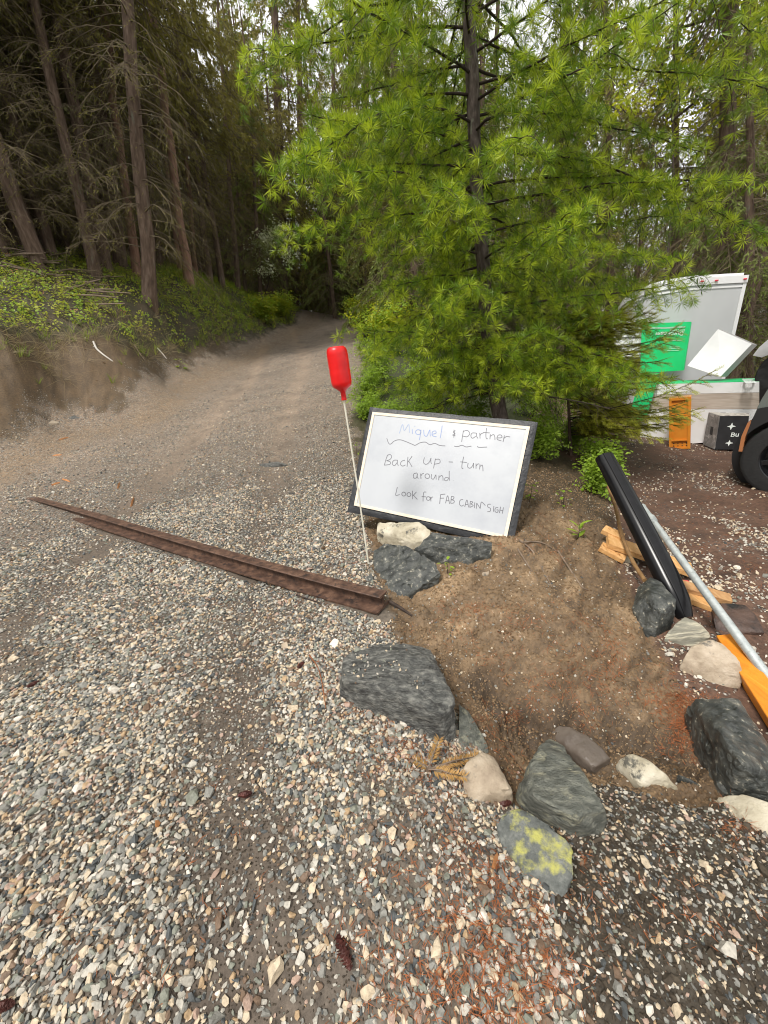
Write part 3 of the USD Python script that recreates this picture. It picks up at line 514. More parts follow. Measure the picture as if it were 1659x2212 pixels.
sign = thing('whiteboard_sign', 'whiteboard with handwritten directions in a black and cream frame, propped on rocks', 'sign')
def bbox(x0, y0, x1, y1, o0, o1):
    return hexa([bl(x0, y0, o0), bl(x1, y0, o0), bl(x1, y1, o0), bl(x0, y1, o0), bl(x0, y0, o1), bl(x1, y0, o1), bl(x1, y1, o1), bl(x0, y1, o1)])
fc4 = [np.array(bpix(*za(*p))) for p in ((145, 155), (1425, 275), (1235, 1185), (-6, 915))]
# wrapped backing, crumpled a little at its edges
nx_, ny_ = 60, 40; gx, gy = np.meshgrid(np.linspace(0, BW, nx_), np.linspace(0, BH, ny_), indexing='ij')
def sheet(o, amp, seed):
    e = np.minimum(np.minimum(gx, BW - gx), np.minimum(gy, BH - gy)); nn = noise_s(np.stack([gx.ravel() * 9, gy.ravel() * 9, 0 * gx.ravel()], 1), 1, 4, seed).reshape(gx.shape)
    dx = noise_s(np.stack([gx.ravel() * 5, gy.ravel() * 5, 0 * gx.ravel()], 1), 1, 3, seed + 4).reshape(gx.shape) * .014 * (e < .005)
    return (bo + gx[..., None] * bx + (gy + dx)[..., None] * by + (o + amp * nn * np.clip(e / .01, 0, 1) - .006 * np.clip(1 - e / .02, 0, 1))[..., None] * bn).reshape(-1, 3)
fr, bk = sheet(.004, .006, 3), sheet(-.032, 0, 4); k_ = np.arange(nx_ * ny_).reshape(nx_, ny_)
qf = np.stack([k_[:-1, :-1], k_[1:, :-1], k_[1:, 1:], k_[:-1, 1:]], -1).reshape(-1, 4)
rim = np.concatenate([k_[:, 0], k_[-1, 1:], k_[-2::-1, -1], k_[0, -2:0:-1]]); N0 = nx_ * ny_
rq = np.stack([rim, rim + N0, np.roll(rim, -1) + N0, np.roll(rim, -1)], 1)
part('backing', (np.vstack([fr, bk]), np.vstack([qf, qf[:, ::-1] + N0, rq])), black_wrap, sign, smooth=45)
def quad_strip(a, b, w0, w1, o0, o1):
    """bar on the board from a to b (board coordinates), its inner side at w"""
    a, b = np.array(a), np.array(b); d = (b - a) / np.linalg.norm(b - a); n = np.array([-d[1], d[0]])
    c = [a, b, b + n * w1 - d * w1, a + n * w0 + d * w0]
    return hexa([bl(*p, o0) for p in c] + [bl(*p, o1) for p in c])
for k in range(4):
    a, b = fc4[(4 - k) % 4], fc4[(3 - k) % 4]
    part('frame_strip', quad_strip(a, b, .021, .021, .010, .018), cream_wood, sign)
inn = []
cc = sum(fc4) / 4
for p in fc4: inn.append(p + (cc - p) / np.linalg.norm(cc - p) * .022)
part('white_panel', hexa([bl(*p, .004) for p in inn[::-1]] + [bl(*p, .0125) for p in inn[::-1]]), white_board, sign)
lx, ly = bpix(*za(1168, 1200)); _pill = trimesh.creation.extrude_polygon(shapely.box(-.022, -.005, .022, .005).buffer(.005), .003)
def on_board(m, x, y, o): return trimesh.Trimesh(bo + bx * x + by * y + bn * o + np.outer(m.vertices[:, 0], bx) + np.outer(m.vertices[:, 1], by) + np.outer(m.vertices[:, 2], bn), m.faces, process=False)
part('name_plate', on_board(_pill, lx, ly, .005), plain('plate_grey', (.55, .55, .55), .4), sign)
def catmull(p, n=6):
    p = np.array(p, float)
    if len(p) < 3: return p
    q = np.vstack([2 * p[0] - p[1], p, 2 * p[-1] - p[-2]]); out = []
    for i in range(1, len(q) - 2):
        for t in np.linspace(0, 1, n, endpoint=False):
            out.append(.5 * (2 * q[i] + (q[i + 1] - q[i - 1]) * t + (2 * q[i - 1] - 5 * q[i] + 4 * q[i + 1] - q[i + 2]) * t * t + (3 * q[i] - q[i - 1] - 3 * q[i + 1] + q[i + 2]) * t ** 3))
    return np.array(out + [p[-1]])
def circ(x, y, r, ry=None): return [(x + r * math.cos(a), y + (ry or r) * math.sin(a)) for a in np.linspace(-1.2, 5.4, 11)]
INK = plain('ink_grey', (.10, .10, .115), .5); INKB = plain('ink_blue', (.15, .21, .40), .5); INKF = plain('ink_faded_blue', (.22, .28, .42), .5)
WORDS = [
 ('greeting initial M', INKF, [[(362, 328), (388, 255), (402, 305), (438, 256), (444, 322)]]),
 ('rest of the name', INKB, [[(467, 295), (468, 332)], [(488, 268), (489, 274)], circ(516, 318, 22, 20) + [], [(538, 300), (532, 345), (525, 382)], [(560, 300), (564, 340), (586, 350), (608, 300)], [(610, 300), (614, 352)], [(630, 335), (660, 326), (655, 308), (632, 316), (630, 345), (664, 356)], [(711, 265), (703, 320), (694, 366)]]),
 ('the word and', INK, [[(806, 298), (810, 330), (804, 362)], [(818, 305), (800, 318), (816, 332), (796, 342), (818, 348)]]),
 ('the word partner', INK, [[(884, 305), (876, 350), (869, 397)], [(880, 312), (915, 305), (935, 328), (915, 355), (876, 350)], [(988, 326), (955, 326), (944, 350), (958, 368), (984, 352)], [(990, 326), (990, 350), (1002, 370)], [(1016, 325), (1019, 370)], [(1018, 346), (1030, 330), (1046, 326)], [(1072, 285), (1066, 340), (1070, 370), (1082, 372)], [(1044, 320), (1098, 325)], [(1102, 335), (1099, 376)], [(1102, 352), (1128, 338), (1138, 355), (1140, 382)], [(1160, 366), (1196, 362), (1188, 342), (1164, 346), (1158, 376), (1192, 390)], [(1217, 345), (1206, 398)], [(1212, 370), (1235, 354), (1264, 358)]]),
 ('wavy underline', INK, [[(260, 368), (275, 408), (292, 415), (322, 390), (366, 380), (420, 397), (470, 418), (492, 425), (530, 405), (576, 400), (610, 420), (650, 410), (690, 426), (736, 430)], [(808, 432), (836, 436), (872, 425), (904, 438), (948, 432)], [(995, 434), (1012, 442), (1076, 440)]]),
 ('the word Back', INK, [[(264, 510), (252, 545), (240, 587)], [(262, 508), (286, 500), (300, 518), (286, 540), (258, 550)], [(258, 550), (288, 560), (284, 580), (240, 587)], [(347, 546), (318, 548), (304, 572), (322, 592), (344, 566)], [(347, 546), (346, 570), (354, 592)], [(408, 546), (382, 555), (371, 578), (388, 594), (412, 585)], [(432, 520), (425, 600)], [(466, 514), (432, 562)], [(440, 556), (466, 601)]]),
 ('the word up', INK, [[(566, 524), (559, 565), (580, 580), (606, 562), (620, 528)], [(620, 528), (618, 556), (624, 576)], [(656, 534), (640, 613)], [(655, 540), (688, 540), (691, 568), (648, 579)]]),
 ('the dash', INK, [[(764, 560), (797, 562)]]),
 ('the word turn', INK, [[(886, 518), (872, 580), (872, 612), (882, 612)], [(858, 560), (911, 565)], [(922, 570), (918, 600), (936, 612), (956, 595), (966, 570)], [(966, 570), (966, 612)], [(986, 574), (986, 616)], [(988, 592), (1000, 578), (1012, 577)], [(1018, 580), (1015, 622)], [(1018, 598), (1036, 586), (1041, 605), (1043, 636)]]),
 ('the word around', INK, [[(506, 650), (480, 658), (478, 688), (500, 690), (510, 655)], [(508, 655), (508, 680), (516, 695)], [(535, 655), (538, 698)], [(538, 674), (548, 658), (562, 655)], circ(590, 676, 19), [(625, 660), (622, 690), (640, 700), (658, 665)], [(660, 664), (662, 703)], [(685, 670), (682, 709)], [(684, 688), (706, 670), (716, 685), (718, 712)], [(764, 690), (738, 688), (730, 708), (748, 713), (766, 692)], [(768, 634), (768, 680), (772, 713)], [(799, 712), (801, 713)]]),
 ('the word Look', INK, [[(346, 765), (338, 800), (333, 832), (366, 826)], circ(398, 822, 16), circ(440, 826, 16), [(470, 795), (470, 863)], [(502, 804), (472, 836)], [(478, 832), (509, 866)]]),
 ('the word for', INK, [[(581, 806), (562, 808), (556, 845), (555, 882)], [(544, 842), (581, 845)], circ(598, 858, 15), [(617, 845), (619, 881)], [(619, 862), (626, 848), (637, 846)]]),
 ('the word FAB', INK, [[(698, 825), (690, 902)], [(698, 826), (736, 822)], [(695, 856), (726, 855)], [(738, 897), (755, 835), (771, 902)], [(744, 876), (769, 876)], [(786, 840), (780, 897)], [(786, 840), (806, 846), (800, 864), (784, 868)], [(784, 868), (808, 876), (804, 894), (780, 897)]]),
 ('the word CABIN', INK, [[(881, 866), (858, 872), (851, 902), (868, 920), (887, 910)], [(894, 926), (912, 870), (926, 930)], [(900, 906), (922, 908)], [(940, 880), (935, 931)], [(940, 880), (960, 888), (944, 902)], [(944, 902), (963, 916), (935, 931)], [(976, 890), (972, 936)], [(988, 941), (992, 895)], [(992, 895), (1020, 940)], [(1020, 940), (1028, 890), (1044, 896), (1062, 916)]]),
 ('the word SIGH', INK, [[(1106, 905), (1084, 906), (1082, 926), (1104, 940), (1100, 962), (1078, 966)], [(1131, 920), (1127, 966)], [(1166, 932), (1144, 936), (1141, 964), (1160, 971), (1166, 952), (1152, 951)], [(1186, 925), (1176, 976)], [(1209, 930), (1200, 981)], [(1180, 953), (1205, 957)]]),
]
for wl, ink, strokes in WORDS:
    mb = MB()
    for s_ in strokes:
        p = np.array([bpix(*za(*q)) for q in catmull(s_)])
        if len(p) < 2: continue
        t = np.gradient(p, axis=0); t /= np.maximum(np.linalg.norm(t, axis=1, keepdims=True), 1e-9); nn = np.stack([-t[:, 1], t[:, 0]], 1) * .0024
        v = np.vstack([[bl(*q, .0137) for q in p + nn], [bl(*q, .0137) for q in p - nn]]); n = len(p); i = np.arange(n - 1)
        mb.add(v, np.stack([i, i + 1, i + 1 + n, i + n], 1))
    part('handwritten_word', mb.get(), ink, sign, label=wl)

# ------------------------------------------------------------------ marker: red bottle on a rod
mk = thing('road_marker', 'red plastic bottle upside down on a thin pale rod', 'marker')
rb = ground(797, 1217); rb = rb + [0, 0, -.08]
def above(u, v, base):
    """the point over the pixel that is as far forward as base"""
    q = ray(u, v); return CAM + q * (base[1] / q[1])
rt_ = above(740, 852, rb); rdv = (rt_ - rb); rL = np.linalg.norm(rdv); rdv /= rL
part('rod', tube([rb, rb + rdv * rL * .5 + [.006, 0, 0], rb + rdv * (rL + .2)], [.0058, .0052, .005], 8), M('fibreglass_rod', [(.3, (.52, .50, .40)), (.7, (.64, .61, .52))], scale=12, rough=.5), mk, smooth=40)
prof = [(.0, -.042), (.0165, -.042), (.0175, -.035), (.0155, -.03), (.0155, .0), (.02, .008), (.036, .02), (.052, .03), (.060, .042), (.0635, .058), (.0640, .12), (.0622, .128), (.0640, .136), (.0640, .205), (.062, .222), (.056, .236), (.046, .2435), (.04, .241), (.03, .232), (.0, .229)]
lm = trimesh.creation.revolve(np.array(prof), sections=36)
bt = at(736, 845, 1.0); Rb = frame_from(rdv)
red_m = M('red_plastic', [(.3, (.50, .005, .006)), (.6, (.62, .007, .008)), (.8, (.66, .02, .018))], scale=14, rough=.34, bump=.0008, bscale=60)
bb = above(741, 848, rb); lv = lm.vertices * [1, .92, 1.0]
part('bottle', trimesh.Trimesh(lv @ Rb.T + bb, lm.faces, process=False), red_m, mk, smooth=50)
# ------------------------------------------------------------------ vegetation materials
bark_dark = M('conifer_bark', [(.25, (.045, .030, .021)), (.5, (.10, .068, .049)), (.75, (.18, .13, .10))], scale=16, rough=.85, bump=.02, bscale=26, stretch=(1, 1, .22), coord='object', spec=.2, spots=((.13, .125, .095), 7, .6, .7))
bark_red = M('reddish_bark', [(.25, (.09, .05, .034)), (.5, (.19, .11, .078)), (.75, (.29, .19, .14))], scale=16, rough=.85, bump=.02, bscale=26, stretch=(1, 1, .22), coord='object', spec=.2)
bark_larch = M('larch_bark', [(.25, (.04, .03, .026)), (.5, (.095, .074, .066)), (.75, (.19, .155, .14))], scale=34, rough=.85, bump=.012, bscale=60, stretch=(1, 1, .35), spec=.2, spots=((.19, .19, .15), 12, .6, .68))
twig_m = M('twig_wood', [(.3, (.022, .016, .013)), (.7, (.055, .04, .032))], scale=30, rough=.85, spec=.2)
dead_m = M('dead_twig', [(.3, (.05, .038, .024)), (.6, (.12, .095, .06)), (.8, (.21, .185, .12))], scale=5, rough=.9, spec=.15)
needle_fresh = leaf('larch_needle_fresh', (.19, .29, .010), (.37, .45, .03), .38, .38)
needle_mid = leaf('larch_needle_mid', (.055, .12, .008), (.14, .225, .014), .3, .4)
fir_needle = leaf('fir_needle', (.15, .16, .018), (.28, .265, .035), .35, .4)
fir_tip = leaf('fir_new_needle', (.26, .28, .025), (.38, .39, .05), .4, .4)
conifer_olive = leaf('conifer_needle_olive', (.095, .093, .02), (.20, .18, .042), .35, .6)
conifer_green = leaf('conifer_needle_green', (.06, .09, .02), (.15, .18, .042), .35, .6)
leaf_bright = leaf('shrub_leaf', (.13, .23, .02), (.25, .36, .04), .45, .42)
leaf_yellow = leaf('yellow_green_leaf', (.22, .25, .012), (.36, .38, .03), .5, .42)
leaf_pale = leaf('pale_leaf', (.52, .56, .40), (.72, .74, .60), .45, .5, 1.1)
leaf_cover = leaf('ground_cover_leaf', (.17, .21, .018), (.33, .36, .04), .4, .5)
leaf_red = leaf('reddish_leaf', (.3, .13, .07), (.42, .2, .12), .4, .5, 1.1)
grass_green = leaf('grass_blade', (.10, .16, .014), (.22, .28, .035), .4, .5)
grass_straw = leaf('straw_blade', (.16, .12, .065), (.32, .26, .15), .3, .6, 1.1)
def kite(p, d, L, w, nrm):
    """pointed blade of four corners"""
    s = np.cross(d, nrm); s /= max(np.linalg.norm(s), 1e-6)
    return [p, p + d * L * .45 + s * w, p + d * L, p + d * L * .45 - s * w]
def blades(P, D, L, W, N):
    """many kites at once"""
    S = np.cross(D, N); S /= np.maximum(np.linalg.norm(S, axis=1, keepdims=True), 1e-6)
    L = np.broadcast_to(L, (len(P),))[:, None]; W = np.broadcast_to(W, (len(P),))[:, None]
    v = np.stack([P, P + D * L * .45 + S * W, P + D * L, P + D * L * .45 - S * W], 1).reshape(-1, 3)
    i = np.arange(len(P))[:, None] * 4; f = np.vstack([i + [0, 1, 2], i + [0, 2, 3]])
    return v, f
def unit(a): return a / np.maximum(np.linalg.norm(a, axis=-1, keepdims=True), 1e-9)

# ------------------------------------------------------------------ forest conifers
def conifer(seed, H, r, crown0, dead=(1.5, 8), spread=2.0, dens=1.0, mossy=.4):
    g = np.random.default_rng(seed)
    zs = np.linspace(-.4, H, 26); wx = np.cumsum(g.normal(0, .02, 26)); wy = np.cumsum(g.normal(0, .02, 26)); wx -= wx[0]; wy -= wy[0]
    rad = r * np.clip(1 - zs / H, .02, 1) ** .75; rad[:4] *= [1.35, 1.12, 1.03, 1.0]
    tv, tf = tube(np.c_[wx, wy, zs], rad, 14); ax = lambda z: np.array([np.interp(z, zs, wx), np.interp(z, zs, wy), z])
    tv += (noise_s(tv * [1, 1, .25], 9, 3, seed) * r * .22)[:, None] * unit(tv * [1, 1, 0])
    dv = MB(); Pb, Db, Lb, Wb = [], [], [], []
    def bough(z, az, L, live):
        b = ax(z); out = np.array([math.cos(az), math.sin(az), 0]); up0 = g.uniform(-.25, .2) if not live else g.uniform(-.35, .05)
        t = np.linspace(0, 1, 6); dr = g.uniform(.25, .6) * L
        pts = b + np.outer(t * L, out) + np.outer(t * L * up0 - dr * t ** 2.2, [0, 0, 1]) + g.normal(0, .03, (6, 3)) * t[:, None]
        dv.add(*tube(pts, np.linspace(.016, .004, 6) * (L / 1.6), 3, False))
        nt = int(L * (7 if live else 8)); side = np.array([-out[1], out[0], 0])
        for q in range(nt):
            s = g.uniform(.2, 1); p = np.array([np.interp(s, t, pts[:, k]) for k in range(3)]); sg = g.choice([-1, 1])
            l = L * g.uniform(.16, .34) * (1.25 - s * .5); d = unit(out * g.uniform(.2, .8) + side * sg * g.uniform(.3, .9) + [0, 0, g.uniform(-1.0, -.15)])
            e = p + d * l; e2 = e + unit(d + [0, 0, -.8]) * l * .5
            dv.add(*tube([p, e, e2], [.005, .003, .0015], 3, False))
            nb = g.poisson((13 if live else 7 * mossy) * dens)
            if nb:
                s2 = g.random(nb); base = p + np.outer(s2, (e2 - p)); dd = unit(d[None] + g.normal(0, .55, (nb, 3)) + [0, 0, -.25])
                Pb.append(base); Db.append(dd); Lb.append(g.uniform(.08, .2, nb) * (1 if live else .55)); Wb.append(g.uniform(.010, .024, nb) * (1 if live else .28))
    z = dead[0]
    while z < dead[1]: bough(z, g.uniform(0, 6.283), g.uniform(.6, 1.0) * spread * .85, False); z += g.uniform(.03, .10)
    z = crown0
    while z < H - .2:
        L = max(.25, spread * min(1, (H - z) / (H - crown0) * 1.25)) * g.uniform(.65, 1.05); bough(z, g.uniform(0, 6.283), L, True); z += g.uniform(.07, .16)
    Pb = np.vstack(Pb); Db = np.vstack(Db)
    fol = blades(Pb, Db, np.concatenate(Lb), np.concatenate(Wb), g.normal(size=Pb.shape))
    return (tv, tf), dv.get(), fol
KINDS = [conifer(101, 15, .17, 6.5, (1.2, 8.5), 2.1, 1, .7), conifer(102, 13, .12, 5.5, (1.6, 7.5), 1.8, 1, .6), conifer(103, 17, .2, 8, (2.2, 10), 2.3, 1, .8), conifer(104, 12, .10, 4.2, (.9, 5.5), 1.6, 1, .8), conifer(105, 14, .16, 2.2, (.8, 3.0), 2.4, 1.6, 1.0), conifer(106, 11, .085, 6, (2, 7), 1.2, .9, .5), conifer(107, 23, .24, 2.0, (.8, 3.5), 3.1, 1.7, 1.0)]
KMAT = [(bark_dark, dead_m, conifer_olive), (bark_dark, dead_m, conifer_olive), (bark_dark, dead_m, conifer_green), (bark_dark, dead_m, conifer_olive), (bark_dark, dead_m, conifer_green), (bark_dark, dead_m, conifer_olive), (bark_dark, dead_m, conifer_olive)]
_first = {}
def conifer_tree(kind, m, label, group=None, red=False):
    key = (kind, red)
    if key not in _first:
        x = thing('conifer', label, 'tree', m, group); _first[key] = x
        t, d, f = KINDS[kind]; a, b, c = KMAT[kind]
        part('trunk', t, bark_red if red else a, x, smooth=True); part('dead_wood', d, b, x, kind='stuff'); part('crown', f, c, x, kind='stuff')
        return x
    x = UsdGeom.Xform.Define(stage, numbered('/World/conifer'))
    x.GetPrim().GetReferences().AddInternalReference(_first[key].GetPath()); x.GetPrim().SetInstanceable(True)
    x.ClearXformOpOrder() if False else None
    UsdGeom.Xformable(x).MakeMatrixXform().Set(Gf.Matrix4d(*[float(a) for a in np.asarray(m).T.ravel()]))
    x.GetPrim().ClearCustomDataByKey('group'); props(x, label, 'tree', group or '')
    if group is None: x.GetPrim().SetCustomDataByKey('group', '')
    return x
def tree_m(base, up_dir, spin, s, sz=None):
    F_ = frame_from(up_dir, spin); m = np.eye(4); m[:3, :3] = F_ @ np.diag([s, s, sz or s]); m[:3, 3] = base; return m
RAD = [.17, .12, .2, .10, .16, .085, .24]
TRUNKS = [  # base pixel, a higher pixel on the trunk, pixel width near the base, kind, distance, label
 (42, 552, 0, 430, 20, 1, 10.6, 'slim dark conifer at the far left edge behind the brush pile'),
 (75, 552, 5, 352, 25, 0, 10.2, 'thick grey barked conifer leaning at the far left beside the slim edge one'),
 (108, 552, 46, 340, 21, 1, 10.6, 'dark brown conifer third from the left edge behind the brush pile'),
 (140, 560, 98, 330, 11, 5, 13.5, 'thin mossy conifer pole between two thick trunks on the left slope'),
 (204, 598, 148, 329, 23, 0, 10.6, 'conifer with pale flaking bark streak standing at the end of the brush pile'),
 (231, 594, 187, 340, 25, 2, 11.2, 'dark conifer just right of the trunk with the pale streak'),
 (262, 583, 236, 340, 25, 2, 12.2, 'straight dark conifer between the paired trunks and the big front trunk'),
 (292, 602, 257, 340, 18, 1, 12.0, 'reddish brown slender conifer touching the left side of the big front trunk'),
 (315, 624, 292, 329, 28, 0, 10.8, 'big conifer standing furthest forward on the grassy bank edge'),
 (340, 594, 330, 490, 14, 1, 15.0, 'narrow conifer just right of the big front trunk, set further back'),
 (405, 602, 378, 420, 19, 1, 14.0, 'conifer with bright reddish bare bark lit beside the road bank'),
 (392, 604, 372, 470, 11, 3, 15.5, 'thin dark conifer immediately left of the reddish bark conifer'),
 (422, 600, 410, 470, 11, 3, 16.5, 'thin dark conifer immediately right of the reddish bark conifer'),
 (453, 605, 430, 430, 13, 1, 17.0, 'black looking conifer left of the bright gap above the bank'),
 (481, 619, 467, 528, 13, 3, 17.5, 'dark conifer right of the bright gap above the bank'),
 (511, 624, 497, 436, 11, 1, 19.0, 'tall slim conifer midway along the grassy bank'),
 (530, 628, 520, 520, 8, 3, 20.0, 'thin conifer left of the pale leaved sapling'),
 (590, 648, 560, 378, 11, 0, 22.0, 'kinked conifer trunk behind the pale leaved sapling'),
 (617, 640, 606, 520, 9, 1, 23.0, 'conifer right of the pale leaved sapling'),
 (641, 655, 637, 540, 8, 3, 25.0, 'last thin conifer on the left before the road disappears'),
]
g = np.random.default_rng(8)
for u, v, u2, v2, wpx, kind, d, lab in TRUNKS:
    b = at(u, v, d); q = ray(u2, v2); top = CAM + q * (b[1] / q[1]); b2 = b.copy(); b2[2] = min(b[2], gz(b[0], b[1])) if b[1] < 38 else b[2]
    s = (wpx * d / FPX / 2) / RAD[kind]; s = np.clip(s, .6, 1.35)
    updir = unit(top - b) if np.linalg.norm(top - b) > .5 else np.array([0, 0, 1.])
    conifer_tree(kind, tree_m(b2, updir, g.uniform(0, 6.28), s, np.clip(s, .85, 1.2)), lab, None, red='reddish b' in lab)
for n_, (u, v, u2, v2, wpx, kind, d, lab) in enumerate([
 (1588, 700, 1606, 200, 34, 2, 10.5, 'thick grey barked conifer behind the white trailer at the right'),
 (1478, 700, 1487, 200, 20, 0, 12.5, 'dark conifer with many dead twigs behind the trailer, left of the thick grey one'),
 (1350, 640, 1342, 60, 17, 1, 13.0, 'slender conifer with drooping needles behind the right side of the larch'),
 (1655, 700, 1662, 300, 20, 4, 9.5, 'dense dark conifer at the right edge behind the trailer'),
 (1250, 640, 1240, 100, 16, 4, 14.0, 'bushy conifer hidden mostly behind the larch'),
 (720, 560, 712, 300, 15, 6, 31.0, 'bushy green conifer above the crest of the road'),
 (690, 580, 684, 350, 9, 6, 36.0, 'dark conifer standing right behind the crest of the road'),
 (770, 560, 775, 250, 18, 6, 26.0, 'full crowned conifer right of the road crest'),
 (652, 640, 644, 300, 16, 6, 29.0, 'bushy dark green conifer left of the road crest'), (612, 640, 598, 250, 20, 6, 24.0, 'bushy olive conifer behind the pale leaved sapling'), (560, 625, 535, 150, 10, 4, 20.0, 'full branched conifer leaning over the left bank'), (700, 620, 698, 400, 6, 4, 39.0, 'small full conifer in the middle of the gap at the road end'), (740, 620, 742, 300, 14, 6, 33.0, 'full dark conifer just right of the road end'),
 (850, 620, 850, 300, 16, 6, 19.0, 'green conifer behind the left part of the larch')]):
    q = ray(u, v); b = CAM + q * d; b[2] = gz(b[0], b[1]) - .05; q2 = ray(u2, v2); top = CAM + q2 * (b[1] / q2[1]); o = CAM + q * d
    s = np.clip((wpx * d / FPX / 2) / RAD[kind], .6, 1.4)
    conifer_tree(kind, tree_m(b, unit(top - o), g.uniform(0, 6.28), s, np.clip(s, .8, 1.35)), lab)
# more trees deeper in the wood, one object each, in groups
def wood(n, box, seed, label, group, kinds, avoid=1.3, srange=(.75, 1.2), toe=0.0):
    g = np.random.default_rng(seed); out = []
    for _ in range(4000):
        if len(out) >= n: break
        x, y = g.uniform(box[0], box[1]), g.uniform(box[2], box[3])
        if any((x - a) ** 2 + (y - b) ** 2 < avoid ** 2 for a, b in out): continue
        if toe and shapely.distance(TOE_L, shapely.Point(x, y)) < toe: continue
        if shapely.distance(road_poly, shapely.Point(x, y)) < 1.2 or (y < 31 and abs(x + .16 * y) < 2): continue
        out.append((x, y)); s = g.uniform(*srange); z = float(gz(x, y)) - .1
        lean = unit(np.array([g.normal(0, .03), g.normal(0, .03), 1.]))
        conifer_tree(int(g.choice(kinds)), tree_m([x, y, z], lean, g.uniform(0, 6.28), s), label, group)
wood(46, (-19, -7.5, 11.5, 27), 21, 'dark conifer trunk in the shaded wood left of the road, behind the front row', 'conifers in the left wood', [0, 1, 2, 3, 5, 1])
wood(26, (-12.5, -5.6, 10.4, 15.5), 26, 'slim dark conifer pole packed among the front row of trunks on the left slope', 'conifer poles in the left front row', [1, 3, 5, 5, 1], .75, (.8, 1.15), 3.4)
wood(44, (-11, 3, 33, 47), 22, 'dark conifer standing beyond the crest of the road', 'conifers beyond the road crest', [0, 1, 4, 4, 3], 1.15)
wood(12, (1.5, 9, 15, 28), 23, 'conifer right of the road, half hidden behind the larch', 'conifers behind the larch', [4, 4, 0, 2], 2.2)
wood(9, (10, 21, 12, 24), 24, 'dark conifer behind the trailer and truck', 'conifers behind the trailer', [1, 2, 0, 5], 2.6)
# far-off wood that reads as one mass
def scatter_multi(path, protos, pos, spin, scale, idx, label, cat):
    pi = UsdGeom.PointInstancer.Define(stage, path); rel = pi.CreatePrototypesRel()
    for k, ms in enumerate(protos):
        UsdGeom.Xform.Define(stage, f'{path}/piece_{k:03d}')
        for j, (m, mat) in enumerate(ms): usdkit.mesh(stage, f'{path}/piece_{k:03d}/mesh_part_{j:03d}', m, mat, False)
        rel.AddTarget(f'{path}/piece_{k:03d}')
    pi.CreatePositionsAttr(Vt.Vec3fArray.FromNumpy(np.ascontiguousarray(pos, np.float32))); pi.CreateScalesAttr(Vt.Vec3fArray.FromNumpy(np.repeat(np.asarray(scale)[:, None], 3, 1).astype(np.float32)))
    pi.CreateOrientationsAttr(Vt.QuathArray([Gf.Quath(math.cos(a / 2), 0., 0., math.sin(a / 2)) for a in spin])); pi.CreateProtoIndicesAttr(Vt.IntArray.FromNumpy(np.ascontiguousarray(idx, np.int32)))
    return props(pi, label, cat, None, 'stuff')
g = np.random.default_rng(31); fp = []
for _ in range(6000):
    a, r = math.radians(g.uniform(-68, 62)), g.uniform(24, 62); x, y = r * math.sin(a), r * math.cos(a)
    if -1.0 < math.degrees(a) + 11 < 5.5 and r < 48: continue
    if math.degrees(a) < -8 and r < 26: continue
    if math.degrees(a) > 25 and g.random() < .72: continue
    if any((x - p[0]) ** 2 + (y - p[1]) ** 2 < 2.1 ** 2 for p in fp): continue
    fp.append((x, y))
    if len(fp) > 330: break
fp = np.array(fp); fz = np.array([float(base_z(a, b)) for a, b in fp])
scatter_multi('/World/far_forest', [[(KINDS[k][0], bark_dark), (KINDS[k][1], dead_m), (KINDS[k][2], KMAT[k][2])] for k in (0, 1, 2, 4)], np.c_[fp, fz - .2], g.uniform(0, 6.28, len(fp)), g.uniform(.8, 1.25, len(fp)), g.choice(4, len(fp), p=[.25, .25, .2, .3]), 'far off dark conifer wood closing the view', 'forest')

# ------------------------------------------------------------------ the larch
def tuft(seed, n=30, L=.082, w=.0021):
    g = np.random.default_rng(seed); th_ = np.arccos(g.uniform(.02, .97, n)); ph = g.uniform(0, 6.283, n)
    D = np.stack([np.sin(th_) * np.cos(ph), np.sin(th_) * np.sin(ph), np.cos(th_)], 1); L_ = L * g.uniform(.75, 1.1, n)
    return blades(np.zeros((n, 3)) + D * .003, D, L_, w, g.normal(size=(n, 3)))
TUFTS = [(tuft(k, 30), needle_fresh if k % 2 else needle_mid, False) for k in range(6)]
larch = thing('larch_tree', 'bright green larch with drooping branches of needle tufts behind the whiteboard', 'tree')
trunk_px = [(1012, -200), (1012, 50), (1022, 165), (1024, 290), (1029, 400), (1034, 475), (1045, 565), (1046, 650), (1056, 740), (1073, 870), (1086, 920), (1094, 975)]
lb = march(1094, 975)
tpts = np.array([CAM + ray(u, v) * (lb[1] / ray(u, v)[1]) for u, v in trunk_px])[::-1]
tpts = np.vstack([tpts[0] - [0, 0, .15], tpts, tpts[-1] + [-.03, .05, 1.6], tpts[-1] + [0, .1, 3.6]])
tr_ = np.interp(tpts[:, 2], [.1, .4, 1.0, 2.2, 4.2, 8.5], [.125, .092, .082, .07, .055, .012])
tz = np.linspace(tpts[0, 2], tpts[-1, 2], 90); tcv = np.c_[np.interp(tz, tpts[:, 2], tpts[:, 0]), np.interp(tz, tpts[:, 2], tpts[:, 1]), tz]
kern = np.ones(5) / 5; tcs = tcv.copy(); tcs[2:-2, :2] = np.stack([np.convolve(tcv[:, k], kern, 'valid') for k in (0, 1)], 1)
tv, tf = tube(tcs, np.interp(tz, tpts[:, 2], tr_), 18)
_ax = np.repeat(tcs, 18, 0); _o = unit(tv - _ax)
tv = tv + _o * (noise_s(tv * [1, 1, .5], 26, 4, 4) * .022 + noise_s(tv * [1, 1, .3], 8, 2, 5) * .02)[:, None]
part('trunk', (tv, tf), bark_larch, larch, smooth=50)
lax = lambda z: np.array([np.interp(z, tz, tcs[:, 0]), np.interp(z, tz, tcs[:, 1]), z])
view_az = math.atan2(-lb[1], -lb[0])                                 # from the trunk towards the open, roadside front
